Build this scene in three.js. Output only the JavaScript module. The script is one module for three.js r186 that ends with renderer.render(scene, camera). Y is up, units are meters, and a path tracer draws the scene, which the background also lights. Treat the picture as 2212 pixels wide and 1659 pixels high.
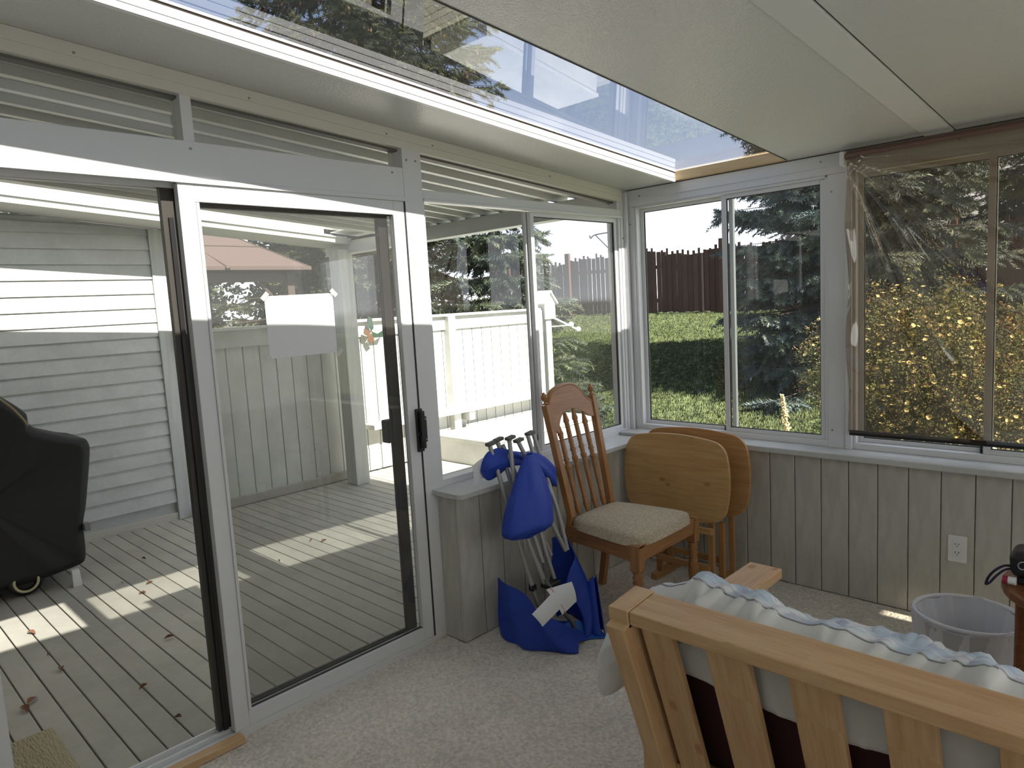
import * as THREE from 'three';
import { RoundedBoxGeometry } from 'three/addons/geometries/RoundedBoxGeometry.js';
import { mergeGeometries, toCreasedNormals } from 'three/addons/utils/BufferGeometryUtils.js';

// ---------------------------------------------------------------- camera, sky, sun, exposure
const scene = new THREE.Scene();
const camera = new THREE.PerspectiveCamera(2 * Math.atan(829.5 / 1505.5) * 180 / Math.PI, 2212 / 1659, 0.05, 200);
camera.position.set(2.471, 1.539, 3.6055);
camera.rotation.order = 'YXZ';
camera.rotation.set(-0.1128, 0.7723, -0.0559);
scene.add(camera);
const SUN = new THREE.Vector3(1, 0.93, 0).normalize();
// hazy summer sky with scattered clouds, the same all round apart from the glow towards the sun
{
  const W = 1024, H = 512, d = new Float32Array(W * H * 4);
  const h3 = (x, y, z) => { let h = Math.imul(x | 0, 374761393) + Math.imul(y | 0, 668265263) + Math.imul(z | 0, 1442695041); h = Math.imul(h ^ (h >>> 13), 1274126177); return ((h ^ (h >>> 16)) >>> 0) / 4294967296; };
  const n3 = (x, y, z) => { const X = Math.floor(x), Y = Math.floor(y), Z = Math.floor(z), s = (t) => t * t * (3 - 2 * t), u = s(x - X), v = s(y - Y), w = s(z - Z); let r = 0; for (let k = 0; k < 8; k++) { const i = k & 1, j = (k >> 1) & 1, l = k >> 2; r += h3(X + i, Y + j, Z + l) * (i ? u : 1 - u) * (j ? v : 1 - v) * (l ? w : 1 - w); } return r; };
  for (let j = 0; j < H; j++) for (let i = 0; i < W; i++) {
    const el = ((j + 0.5) / H - 0.5) * Math.PI, az = ((i + 0.5) / W - 0.5) * 2 * Math.PI, x = Math.cos(az) * Math.cos(el), y = Math.sin(el), z = Math.sin(az) * Math.cos(el);
    const t = Math.max(0, y), k = Math.exp(-t * 6.5), cs = Math.max(0, x * SUN.x + y * SUN.y + z * SUN.z), glow = 0.55 * Math.pow(cs, 8);
    let c = [0.11 + (1.4 - 0.11) * k + glow, 0.19 + (1.46 - 0.19) * k + glow, 0.38 + (1.54 - 0.38) * k + glow];
    const q = 2.2 / (t + 0.35), N = 0.5 * n3(x * q + 7, y * 3, z * q) + 0.3 * n3(x * q * 2.3, y * 6 + 4, z * q * 2.3) + 0.2 * n3(x * q * 5, y * 12, z * q * 5 + 9), m = Math.max(0, Math.min(1, (N - 0.5) * 6)) * Math.min(1, t * 12);
    c = c.map((a) => a + (1.25 - a) * 0.75 * m);
    if (y < 0) c = [0.3, 0.3, 0.27];
    d.set([...c, 1], (j * W + i) * 4);
  }
  const t = new THREE.DataTexture(d, W, H, THREE.RGBAFormat, THREE.FloatType);
  t.mapping = THREE.EquirectangularReflectionMapping; t.minFilter = t.magFilter = THREE.LinearFilter; t.needsUpdate = true;
  scene.background = t; scene.environment = t;
}
const sun = new THREE.DirectionalLight(0xfff8ee, 9);
sun.position.set(0, 0, -2).addScaledVector(SUN, 30);
sun.target.position.set(0, 0, -2);
sun.castShadow = true;
Object.assign(sun.shadow.camera, { left: -16, right: 16, top: 16, bottom: -16, near: 1, far: 60 });
sun.shadow.mapSize.set(2048, 2048);
scene.add(sun, sun.target);
const renderer = new THREE.WebGLRenderer({ antialias: true });
renderer.toneMapping = THREE.LinearToneMapping;
renderer.toneMappingExposure = 2.4;
renderer.shadowMap.enabled = true;

// ---------------------------------------------------------------- helpers
let seedState = 12345;
const seed = (s) => { seedState = s >>> 0; };
const rnd = () => { seedState = (seedState + 0x6d2b79f5) >>> 0; let t = seedState; t = Math.imul(t ^ (t >>> 15), t | 1); t ^= t + Math.imul(t ^ (t >>> 7), t | 61); return ((t ^ (t >>> 14)) >>> 0) / 4294967296; };
const rr = (a, b) => a + (b - a) * rnd();
const V = (x, y, z) => new THREE.Vector3(x, y, z);
const hash = (x, y, s) => { let h = Math.imul(x | 0, 374761393) + Math.imul(y | 0, 668265263) + Math.imul(s | 0, 2147483647 ^ 0x5bd1e995); h = Math.imul(h ^ (h >>> 13), 1274126177); return ((h ^ (h >>> 16)) >>> 0) / 4294967296; };
function vnoise(x, y, per, s) {
  const ix = Math.floor(x), iy = Math.floor(y), fx = x - ix, fy = y - iy, u = fx * fx * (3 - 2 * fx), v = fy * fy * (3 - 2 * fy);
  const m = (a) => ((a % per) + per) % per;
  const a = hash(m(ix), m(iy), s), b = hash(m(ix + 1), m(iy), s), c = hash(m(ix), m(iy + 1), s), d = hash(m(ix + 1), m(iy + 1), s);
  return a + (b - a) * u + (c - a) * v + (a - b - c + d) * u * v;
}
function fbm(x, y, per, s, oct = 4) { let t = 0, a = 0.5, f = 1; for (let i = 0; i < oct; i++) { t += a * vnoise(x * f, y * f, per * f, s + i); a *= 0.5; f *= 2; } return t / (1 - a * 2 || 1) ; }
function tex(n, fn, srgb = true, size = 1) {
  const d = new Uint8Array(n * n * 4);
  for (let y = 0; y < n; y++) for (let x = 0; x < n; x++) {
    const c = fn(x / n, y / n), o = (y * n + x) * 4;
    for (let k = 0; k < 3; k++) d[o + k] = Math.max(0, Math.min(255, Math.round((typeof c === 'number' ? c : c[k]) * 255)));
    d[o + 3] = 255;
  }
  const t = new THREE.DataTexture(d, n, n);
  t.wrapS = t.wrapT = THREE.RepeatWrapping; t.magFilter = THREE.LinearFilter; t.minFilter = THREE.LinearFilter;
  if (srgb) t.colorSpace = THREE.SRGBColorSpace;
  t.repeat.set(1 / size, 1 / size); t.needsUpdate = true;
  return t;
}
const mix3 = (a, b, t) => [a[0] + (b[0] - a[0]) * t, a[1] + (b[1] - a[1]) * t, a[2] + (b[2] - a[2]) * t];
const taken = {};
function numbered(n) { const k = taken[n] = (taken[n] ?? -1) + 1; return k ? n + '_' + String(k).padStart(3, '0') : n; }
function shade(o) { o.castShadow = o.receiveShadow = true; return o; }
function thing(name, label, category, base = [0, 0, 0], group, kind) {
  const g = new THREE.Group(); g.name = numbered(name); g.position.set(...base);
  g.userData = { label, category };
  if (group) g.userData.group = group;
  if (kind) g.userData.kind = kind;
  scene.add(g); return g;
}
const structure = (name, label, category, base) => thing(name, label, category, base, null, 'structure');
// geometry is given in world coordinates; it is moved into its parent's frame
function worldPos(p) { const v = V(0, 0, 0); while (p && p !== scene) { v.add(p.position); p = p.parent; } return v; }
function part(parent, name, geo, mat, label) {
  const p = worldPos(parent); geo.translate(-p.x, -p.y, -p.z);
  const m = shade(new THREE.Mesh(geo, mat)); m.name = name;
  if (label) m.userData.label = label;
  parent.add(m); return m;
}
function solo(name, label, category, geo, mat, base = [0, 0, 0], group, kind) {
  geo.translate(-base[0], -base[1], -base[2]);
  const m = shade(new THREE.Mesh(geo, mat)); m.name = numbered(name); m.position.set(...base);
  m.userData = { label, category }; if (group) m.userData.group = group; if (kind) m.userData.kind = kind;
  scene.add(m); return m;
}
function copyOf(o, pos, label, rotY = 0) { const c = o.clone(); c.name = numbered(o.name.replace(/_\d{3}$/, '')); c.position.set(...pos); c.rotation.y = rotY; c.userData = { ...o.userData, label: label ?? o.userData.label }; scene.add(c); return c; }
// box-projected texture coordinates in metres; u runs along the grain axis
function uvm(g, grain = 'x') {
  if (g.index) g = g.toNonIndexed();
  const p = g.attributes.position, uv = new Float32Array(p.count * 2), a = V(), b = V(), c = V(), off = (p.getX(0) * 3.7 + p.getY(0) * 5.1 + p.getZ(0) * 7.3);
  for (let i = 0; i < p.count; i += 3) {
    a.fromBufferAttribute(p, i); b.fromBufferAttribute(p, i + 1); c.fromBufferAttribute(p, i + 2);
    const n = b.clone().sub(a).cross(c.clone().sub(a)), ax = Math.abs(n.x), ay = Math.abs(n.y), az = Math.abs(n.z);
    let s = ax >= ay && ax >= az ? ['z', 'y'] : ay >= az ? ['x', 'z'] : ['x', 'y'];
    if (s[1] === grain) s = [s[1], s[0]];
    [a, b, c].forEach((q, k) => { uv[(i + k) * 2] = q[s[0]] + off; uv[(i + k) * 2 + 1] = q[s[1]] + off * 1.7; });
  }
  g.setAttribute('uv', new THREE.BufferAttribute(uv, 2)); return g;
}
function bx(x0, x1, y0, y1, z0, z1, r = 0, grain) {
  const w = Math.abs(x1 - x0), h = Math.abs(y1 - y0), d = Math.abs(z1 - z0);
  const g = r ? new RoundedBoxGeometry(w, h, d, 1, Math.min(r, w / 2.01, h / 2.01, d / 2.01)) : new THREE.BoxGeometry(w, h, d);
  g.translate((x0 + x1) / 2, (y0 + y1) / 2, (z0 + z1) / 2);
  return grain ? uvm(g, grain) : g;
}
// hexahedron from bottom ring b[4] and top ring t[4] (counter-clockwise seen from above)
function hexa(b, t) {
  const q = [[b[3], b[2], b[1], b[0]], [t[0], t[1], t[2], t[3]]];
  for (let i = 0; i < 4; i++) { const j = (i + 1) % 4; q.push([b[i], b[j], t[j], t[i]]); }
  const pos = []; for (const [a, c, d, e] of q) pos.push(...a, ...c, ...d, ...a, ...d, ...e);
  const g = new THREE.BufferGeometry(); g.setAttribute('position', new THREE.Float32BufferAttribute(pos, 3)); g.computeVertexNormals();
  return uvm(g, 'z');
}
// box whose bottom and top follow functions of z
function slope(x0, x1, z0, z1, yb, yt) {
  const r = (f) => [[x0, f(z1), z1], [x1, f(z1), z1], [x1, f(z0), z0], [x0, f(z0), z0]];
  return hexa(r(yb), r(yt));
}
function align(g, a, b) { const d = b.clone().sub(a), q = new THREE.Quaternion().setFromUnitVectors(V(0, 1, 0), d.clone().normalize()); g.applyQuaternion(q); g.translate(a.x, a.y, a.z); return g; }
function rod(a, b, r, r2 = r, seg = 10) { a = V(...a); b = V(...b); const L = a.distanceTo(b), g = new THREE.CylinderGeometry(r2, r, L, seg); g.translate(0, L / 2, 0); return align(g, a, b); }
function lathe(profile, a, b, seg = 16) { a = V(...a); b = V(...b); const L = a.distanceTo(b), g = new THREE.LatheGeometry(profile.map(([r, t]) => new THREE.Vector2(r, t * L)), seg); return align(g, a, b); }
function tube(pts, r, seg = 24, rad = 8, closed = false) { return new THREE.TubeGeometry(new THREE.CatmullRomCurve3(pts.map((p) => V(...p)), closed), seg, r, rad, closed); }
// square-section bar between two points; side is a direction for its width
function bar(a, b, w, h, side) {
  a = V(...a); b = V(...b); const d = b.clone().sub(a), L = d.length(); d.normalize();
  const s = V(...side); s.addScaledVector(d, -s.dot(d)).normalize(); const n = d.clone().cross(s);
  const g = new RoundedBoxGeometry(w, L, h, 1, Math.min(w, h) * 0.12);
  uvm0(g); g.translate(0, L / 2, 0); g.applyMatrix4(new THREE.Matrix4().makeBasis(s, d, n.clone().negate())); g.translate(a.x, a.y, a.z); return g;
}
function uvm0(g) { const h = uvm(g, 'y'); for (const k of Object.keys(h.attributes)) g.setAttribute(k, h.attributes[k]); g.index = null; return g; }
function extrude(pts, depth, bevel = 0) {
  const s = pts instanceof THREE.Shape ? pts : new THREE.Shape(pts.map(([x, y]) => new THREE.Vector2(x, y)));
  return new THREE.ExtrudeGeometry(s, { depth, bevelEnabled: bevel > 0, bevelSize: bevel, bevelThickness: bevel, bevelSegments: 2, curveSegments: 16 });
}
const merge = (gs) => mergeGeometries(gs.map((g) => { const h = g.index ? g.toNonIndexed() : g; for (const k of Object.keys(h.attributes)) if (!['position', 'normal', 'uv'].includes(k)) h.deleteAttribute(k); if (!h.attributes.uv) h.setAttribute('uv', new THREE.Float32BufferAttribute(new Float32Array(h.attributes.position.count * 2), 2)); return h; }));
// grid surface from f(u,v)->[x,y,z]
function sheet(nu, nv, f) {
  const pos = [], uv = [], ix = [];
  for (let j = 0; j <= nv; j++) for (let i = 0; i <= nu; i++) { pos.push(...f(i / nu, j / nv)); uv.push(i / nu, j / nv); }
  for (let j = 0; j < nv; j++) for (let i = 0; i < nu; i++) { const a = j * (nu + 1) + i, b = a + 1, c = a + nu + 1, d = c + 1; ix.push(a, b, d, a, d, c); }
  const g = new THREE.BufferGeometry(); g.setAttribute('position', new THREE.Float32BufferAttribute(pos, 3)); g.setAttribute('uv', new THREE.Float32BufferAttribute(uv, 2)); g.setIndex(ix); g.computeVertexNormals(); return g;
}
// closed shell from a sheet: offset along normals by t
function thick(g, t) {
  const p = g.attributes.position, n = g.attributes.normal, N = p.count, pos = [], ix = [], id = Array.from(g.index.array), edges = new Map();
  for (let i = 0; i < N; i++) pos.push(p.getX(i), p.getY(i), p.getZ(i));
  for (let i = 0; i < N; i++) pos.push(p.getX(i) - n.getX(i) * t, p.getY(i) - n.getY(i) * t, p.getZ(i) - n.getZ(i) * t);
  for (let k = 0; k < id.length; k += 3) { const [a, b, c] = [id[k], id[k + 1], id[k + 2]]; ix.push(a, b, c, a + N, c + N, b + N); for (const [u, v] of [[a, b], [b, c], [c, a]]) { const r = v + '_' + u; if (edges.has(r)) edges.delete(r); else edges.set(u + '_' + v, [u, v]); } }
  for (const [u, v] of edges.values()) ix.push(v, u, u + N, v, u + N, v + N);
  const h = new THREE.BufferGeometry(); h.setAttribute('position', new THREE.Float32BufferAttribute(pos, 3));
  const uv = g.attributes.uv.array; h.setAttribute('uv', new THREE.Float32BufferAttribute([...uv, ...uv], 2)); h.setIndex(ix); h.computeVertexNormals(); return h;
}

// ---------------------------------------------------------------- materials
const std = (c, o = {}) => new THREE.MeshStandardMaterial({ color: Array.isArray(c) ? new THREE.Color().setRGB(...c) : c, roughness: 0.6, ...o });
const fineBump = tex(256, (u, v) => fbm(u * 40, v * 40, 40, 5, 3), false, 0.25);
const peel = tex(512, (u, v) => { const n = fbm(u * 64, v * 64, 64, 9, 2); return n * n * 1.6; }, false, 0.3);
const grime = tex(512, (u, v) => { const n = 0.86 + 0.14 * fbm(u * 6, v * 6, 6, 21, 5) + 0.04 * (fbm(u * 60, v * 60, 60, 25, 2) - 0.5); return [n, n, n * 0.99]; }, true, 1.2);
const M = {
  frame: std([0.74, 0.74, 0.74], { roughness: 0.4 }),
  beam: std([0.74, 0.72, 0.64], { roughness: 0.45, bumpMap: fineBump, bumpScale: 0.0003 }),
  ceiling: std([0.66, 0.66, 0.635], { roughness: 0.3, bumpMap: peel, bumpScale: 0.0008 }),
  strip: std([0.72, 0.72, 0.69], { roughness: 0.5 }),
  panel: std([0.63, 0.61, 0.55], { roughness: 0.55, map: grime }),
  sill: std([0.66, 0.66, 0.65], { roughness: 0.35, map: grime }),
  rail: std([0.8, 0.8, 0.8], { roughness: 0.4 }),
  gasket: std([0.05, 0.045, 0.045], { roughness: 0.7 }),
  darkFrame: std([0.055, 0.048, 0.04], { roughness: 0.5 }),
  black: std([0.012, 0.012, 0.013], { roughness: 0.45 }),
  screw: std([0.35, 0.34, 0.32], { roughness: 0.35, metalness: 0.8 }),
  siding: std([0.6, 0.62, 0.63], { roughness: 0.5, map: grime }),
  deck: std([0.5, 0.48, 0.42], { roughness: 0.7, map: grime }),
  lumber: std([0.34, 0.27, 0.19], { roughness: 0.9, map: grime }),
  whiteWood: std([0.66, 0.66, 0.63], { roughness: 0.55, map: grime }),
  patio: std([0.58, 0.59, 0.57], { roughness: 0.4 }),
  outlet: std([0.86, 0.86, 0.85], { roughness: 0.4 }),
  paper: std([0.8, 0.8, 0.8], { roughness: 0.9 }),
};
const glassOf = (t, o = {}) => new THREE.MeshPhysicalMaterial({ color: 0xffffff, roughness: 0, transmission: t, thickness: 0, ior: 1.5, ...o });
M.edgeWood = std(0xffffff, { map: woodTex([0.86, 0.76, 0.58], [0.74, 0.6, 0.42], 2, 23), roughness: 0.6 });
M.glass = glassOf(1);
M.blindCloth = new THREE.MeshPhysicalMaterial({ color: new THREE.Color().setRGB(0.74, 0.77, 0.8), roughness: 1, transmission: 0.34, thickness: 0, side: THREE.DoubleSide });
M.tintGlass = glassOf(1, { color: new THREE.Color().setRGB(0.3, 0.29, 0.26) });
M.roofGlass = glassOf(1, { color: new THREE.Color().setRGB(0.41, 0.42, 0.43) });
M.dusty = glassOf(0.94, { color: new THREE.Color().setRGB(0.7, 0.71, 0.7) });
M.greyGlass = glassOf(1, { color: new THREE.Color().setRGB(0.72, 0.74, 0.74) });
M.hazy = glassOf(0.96, { color: new THREE.Color().setRGB(0.92, 0.92, 0.9) });
M.film = new THREE.MeshPhysicalMaterial({ color: new THREE.Color().setRGB(0.54, 0.45, 0.36), roughness: 0, transmission: 0.94, thickness: 0, ior: 2.2, side: THREE.DoubleSide });
function woodTex(light, dark, knots, s) {
  const ks = []; seed(s * 97 + 5); for (let i = 0; i < knots; i++) ks.push([rnd(), rnd(), rr(0.006, 0.013)]);
  return tex(512, (u, v) => {
    let t = 0.5 * fbm(u * 3, v * 40, 40, s, 3) + 0.35 * fbm(u * 8, v * 128, 128, s + 7, 2) + 0.25 * fbm(u * 2, v * 9, 9, s + 3, 2);
    t = (t - 0.35) * 1.4;
    for (const [a, b, r] of ks) { const du = Math.abs(u - a), dv = Math.abs(v - b), d = Math.hypot(Math.min(du, 1 - du) * 0.6, Math.min(dv, 1 - dv)); if (d < r * 2.2) t += Math.max(0, 1.5 - d / r * 0.75); }
    return mix3(light, dark, Math.max(0, Math.min(1.2, t)));
  }, true, 0.6);
}
M.pine = std(0xffffff, { map: woodTex([0.84, 0.7, 0.53], [0.72, 0.54, 0.37], 3, 3), roughness: 0.5 });
M.tray = std(0xffffff, { map: woodTex([0.8, 0.65, 0.44], [0.68, 0.51, 0.31], 5, 11), roughness: 0.45 });
M.trayLeg = std(0xffffff, { map: woodTex([0.76, 0.58, 0.38], [0.62, 0.44, 0.26], 0, 13), roughness: 0.5 });
M.oak = std(0xffffff, { map: woodTex([0.68, 0.49, 0.31], [0.52, 0.34, 0.19], 0, 17), roughness: 0.35 });
M.carpet = std(0xffffff, { map: tex(512, (u, v) => { const a = fbm(u * 90, v * 90, 90, 31, 2), b = fbm(u * 5, v * 5, 5, 35, 4); const t = 0.86 + (a - 0.5) * 0.18 + (b - 0.5) * 0.12; return [t, t * 0.965, t * 0.9]; }, true, 0.9), bumpMap: tex(512, (u, v) => fbm(u * 110, v * 110, 110, 37, 2), false, 0.9), bumpScale: 0.006, roughness: 1 });
M.seatCloth = std(0xffffff, { map: tex(256, (u, v) => { const a = 0.5 + 0.5 * Math.sin(u * Math.PI * 2 * 48), b = 0.5 + 0.5 * Math.sin(v * Math.PI * 2 * 48), n = fbm(u * 48, v * 48, 48, 41, 3); const t = 0.66 + 0.08 * a * b + (n - 0.5) * 0.24; return [t * 1.08, t, t * 0.86]; }, true, 0.22), bumpMap: tex(256, (u, v) => 0.5 + 0.25 * Math.sin(u * Math.PI * 96) + 0.25 * Math.sin(v * Math.PI * 96), false, 0.22), bumpScale: 0.001, roughness: 0.95 });
M.blue = std([0.012, 0.055, 0.42], { roughness: 0.5, bumpMap: tex(256, (u, v) => fbm(u * 90, v * 90, 90, 43, 2), false, 0.15), bumpScale: 0.0006, side: THREE.DoubleSide });
M.blueEdge = std([0.02, 0.13, 0.55], { roughness: 0.5 });
M.tubeGrey = std([0.38, 0.38, 0.37], { roughness: 0.4, metalness: 0.3 });
M.capGrey = std([0.13, 0.13, 0.12], { roughness: 0.6 });
M.maroon = std([0.045, 0.008, 0.014], { roughness: 0.9 });
M.cover = std([0.014, 0.014, 0.015], { roughness: 0.75, bumpMap: fineBump, bumpScale: 0.001 });
M.liner = new THREE.MeshPhysicalMaterial({ color: new THREE.Color().setRGB(0.78, 0.78, 0.82), roughness: 0.6, transmission: 0.12, thickness: 0, side: THREE.DoubleSide });
M.brownFence = std([0.075, 0.036, 0.024], { roughness: 0.85, map: grime });
M.brownFence2 = std([0.095, 0.046, 0.03], { roughness: 0.85, map: grime });
M.redPost = std([0.1, 0.045, 0.03], { roughness: 0.8, map: grime });
M.canopy = std([0.09, 0.063, 0.055], { roughness: 0.9 });
M.brownMetal = std([0.06, 0.04, 0.03], { roughness: 0.6 });
M.bark = std([0.09, 0.065, 0.045], { roughness: 1 });

// ---------------------------------------------------------------- room shell
const X1 = 3.63, Z1 = 4.2, C = (z) => 2.183 + 0.076 * z, T = 0.08;
const pl = (ax, a0, a1, y0, y1, d0, d1, r) => ax === 'x' ? bx(d0, d1, y0, y1, a0, a1, r) : bx(a0, a1, y0, y1, d0, d1, r);
solo('floor', 'fuzzy cream wall-to-wall carpet on the sunroom floor', 'carpet', bx(-0.1, X1 + 0.1, -0.12, 0, -0.1, Z1 + 0.1, 0, 'x'), M.carpet, [0, 0, 0], null, 'structure');

// sliding-door wall (plane x = 0)
const wl = structure('wall_left', 'white aluminium framed wall holding the patio door and grey panelled half wall', 'wall');
part(wl, 'roof_beam', slope(-0.1, 0, -0.1, Z1, (z) => C(z) - 0.072, (z) => C(z) - 0.001), M.beam);
part(wl, 'beam_lip', slope(0, 0.006, 0.06, Z1, (z) => C(z) - 0.04, (z) => C(z) - 0.001), M.beam);
part(wl, 'post', slope(-0.1, 0, 1.571, 1.672, () => 0, (z) => C(z) - 0.072), M.frame);
part(wl, 'post', slope(-0.1, 0, -0.1, 0.055, () => 0, (z) => C(z) - 0.072), M.frame);
part(wl, 'corner_channel', bx(0, 0.022, 0.73, 2.17, 0.006, 0.03, 0.003), M.frame);
part(wl, 'post', slope(-0.1, 0, 3.29, 3.36, () => 0, (z) => C(z) - 0.072), M.frame);
part(wl, 'wall_panel', slope(-0.09, -0.01, 3.36, Z1, () => 0, (z) => C(z) - 0.072), M.panel);
part(wl, 'header', bx(-0.1, 0, 2.03, 2.155, 1.672, 3.29, 0.003), M.frame);
part(wl, 'window_head', bx(-0.1, 0, 2.03, 2.07, 0.055, 1.571, 0.003), M.frame);
part(wl, 'window_head_lip', bx(-0.02, 0.012, 2.018, 2.03, 0.055, 1.571, 0.003), M.frame);
part(wl, 'half_wall_core', bx(-0.1, 0.123, 0, 0.69, 0.1, 1.591), M.panel);
{
  const gr = []; for (let z = 1.608; z > 0.12; z -= 0.1395) gr.push(z);
  for (let i = 0; i < gr.length; i++) part(wl, 'plank', bx(0.115, 0.135, 0.004, 0.69, Math.max(0.1, gr[i] - 0.1395 + 0.002), gr[i] - 0.002, 0.003), M.panel);
  part(wl, 'end_plank', bx(0.0, 0.1145, 0.004, 0.69, 1.585, 1.606, 0.003), M.panel);
}
seed(7);
for (const [z, dy] of [[2.9, .03], [2.35, .03], [1.75, .03], [1.5, .03], [0.7, .03]]) part(wl, 'screw', rod([0, C(z) - dy, z], [0.009, C(z) - dy, z], 0.005, 0.004, 8), M.screw);
for (const [y, z] of [[2.13, 2.575], [2.13, 1.73], [2.19, 1.65], [2.19, 1.6], [1.9, 0.04]]) part(wl, 'screw', rod([0, y, z], [0.004, y, z], 0.005, 0.004, 8), M.screw);
// sill boards
{
  const s = new THREE.Shape(); s.moveTo(0, 0.16); s.lineTo(0, 1.632); s.lineTo(0.15, 1.632); s.quadraticCurveTo(0.186, 1.632, 0.186, 1.595); s.lineTo(0.186, 0.16);
  const g = extrude(s, 0.02, 0.002); g.rotateX(Math.PI / 2); g.scale(1, -1, 1);
  // after rotation the shape lies in xz; rebuild plainly so that z runs the right way
  const p = g.attributes.position; for (let i = 0; i < p.count; i++) { p.setXYZ(i, p.getX(i), 0.692 + Math.abs(p.getY(i)), p.getZ(i)); }
  g.computeVertexNormals();
  solo('trim_1', 'white painted sill board with rounded end along the patio-side half wall', 'window sill', uvm(g, 'z'), M.sill, [0, 0, 0], null, 'structure');
  solo('trim_2', 'long white painted sill board under the garden windows', 'window sill', bx(0.0, X1, 0.702, 0.733, -0.02, 0.148, 0.006, 'x'), M.sill, [0, 0, 0], null, 'structure');
}
// garden wall (plane z = 0)
const wf = structure('wall_front', 'garden-side wall with grey grooved panelling below and white window framing above', 'wall');
part(wf, 'header', bx(-0.1, X1, 2.083, 2.182, -0.1, 0, 0.003), M.frame);
part(wf, 'header_lip', bx(0.0, X1, 2.12, 2.128, 0, 0.006), M.frame);
part(wf, 'corner_post', bx(0, 0.056, 0.73, 2.083, -0.1, 0, 0.003), M.frame);
part(wf, 'post', bx(1.181, 1.297, 0.73, 2.083, -0.1, 0, 0.003), M.frame);
part(wf, 'post_rib', bx(1.268, 1.297, 0.733, 2.16, 0, 0.014, 0.002), M.frame);
part(wf, 'post', bx(2.47, 2.586, 0.73, 2.083, -0.1, 0, 0.003), M.frame);
part(wf, 'post', bx(X1 - 0.1, X1, 0.73, 2.083, -0.1, 0, 0.003), M.frame);
part(wf, 'half_wall_core', bx(-0.1, X1, 0, 0.702, -0.1, 0.086), M.panel);
for (let k = -5; k < 22; k++) { const x0 = 0.784 + k * 0.1315, x1 = x0 + 0.1315; if (x1 < 0.14) continue; part(wf, 'plank', bx(Math.max(0.125, x0 + 0.002), Math.min(X1 - 0.01, x1 - 0.002), 0.004, 0.702, 0.08, 0.098, 0.003), M.panel); }
for (const [x, y] of [[0.1, 2.14], [0.03, 1.98], [1.15, 2.15], [1.2, 2.0], [1.28, 2.0], [1.2, 0.82], [1.28, 0.82]]) part(wf, 'screw', rod([x, y, 0], [x, y, 0.004], 0.005, 0.004, 8), M.screw);
// right wall (plane x = X1) and house wall
const wr = structure('wall_right', 'side wall of the sunroom with panelled half wall and white framing', 'wall');
part(wr, 'half_wall', bx(X1, X1 + 0.1, 0, 0.73, -0.1, Z1), M.panel);
part(wr, 'header', slope(X1, X1 + 0.1, -0.1, Z1, () => 2.08, (z) => C(z)), M.frame);
for (const [a, b] of [[-0.1, 0.06], [1.2, 1.3], [2.4, 2.5], [3.6, Z1]]) part(wr, 'post', bx(X1, X1 + 0.1, 0.73, 2.08, a, b), M.frame);
const wb = structure('wall_back', 'house wall behind the sunroom in pale siding', 'wall');
part(wb, 'siding', bx(-6, X1 + 3, -0.4, 3.1, Z1, Z1 + 0.15), M.siding);

// ceiling of insulated panels with a roof-light strip
const SX0 = 0.346, SX1 = 0.994, SZ0 = 0.03, SZ1 = 3.75;
const ce = structure('ceiling', 'off-white stippled sloping roof panels of the sunroom', 'ceiling');
const roofP = (x0, x1, z0, z1) => slope(x0, x1, z0, z1, C, (z) => C(z) + T);
part(ce, 'roof_panel', slope(-0.18, SX0, -0.2, Z1, C, (z) => C(z) + 0.054), M.ceiling);
part(ce, 'roof_panel', roofP(SX1, 1.716, -0.2, Z1), M.ceiling);
part(ce, 'roof_panel', roofP(1.722, X1 + 0.2, -0.2, Z1), M.ceiling);
part(ce, 'roof_panel', roofP(SX0, SX1, SZ1, Z1), M.ceiling);
part(ce, 'roof_edge', slope(SX0, SX1, -0.2, SZ0, C, (z) => C(z) + 0.05), M.edgeWood);
part(ce, 'joint_strip', slope(1.6, 1.712, 0, Z1, (z) => C(z) - 0.004, (z) => C(z) + 0.001), M.strip);
part(ce, 'joint_gasket', slope(1.7135, 1.7245, 0, Z1, (z) => C(z) + 0.003, (z) => C(z) + 0.05), M.gasket);
part(ce, 'edge_gasket', slope(0.02, X1, 0, 0.004, (z) => C(z) - 0.004, (z) => C(z) + 0.001), M.gasket);
const sl = structure('window_1', 'long narrow glazed roof light running along the sloping ceiling', 'skylight');
part(sl, 'rail', slope(SX0 - 0.004, SX0 + 0.016, SZ0, SZ1, (z) => C(z) - 0.008, (z) => C(z) + 0.01), M.rail);
part(sl, 'gasket', slope(SX0, SX0 + 0.008, SZ0, SZ1, (z) => C(z) + 0.01, (z) => C(z) + 0.015), M.gasket);
part(sl, 'rail', slope(SX0, SX0 + 0.014, SZ0, SZ1, (z) => C(z) + 0.015, (z) => C(z) + 0.041), M.rail);
part(sl, 'wood_strip', slope(SX0, SX0 + 0.016, SZ0, SZ1, (z) => C(z) + 0.041, (z) => C(z) + 0.046), M.bark);
part(sl, 'rail', slope(SX0, SX0 + 0.02, SZ0, SZ1, (z) => C(z) + 0.046, (z) => C(z) + 0.054), M.rail);
part(sl, 'rail', slope(SX1 - 0.004, SX1 + 0.03, SZ0, SZ1, (z) => C(z) + T, (z) => C(z) + T + 0.012), M.rail);
part(sl, 'gasket', slope(SX1 - 0.003, SX1 + 0.003, SZ0, SZ1, (z) => C(z) - 0.002, (z) => C(z) + 0.004), M.gasket);
part(sl, 'pane', slope(SX0 - 0.02, SX1 + 0.02, SZ0 - 0.02, SZ1, (z) => C(z) + T + 0.013, (z) => C(z) + T + 0.0131), M.roofGlass);
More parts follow.
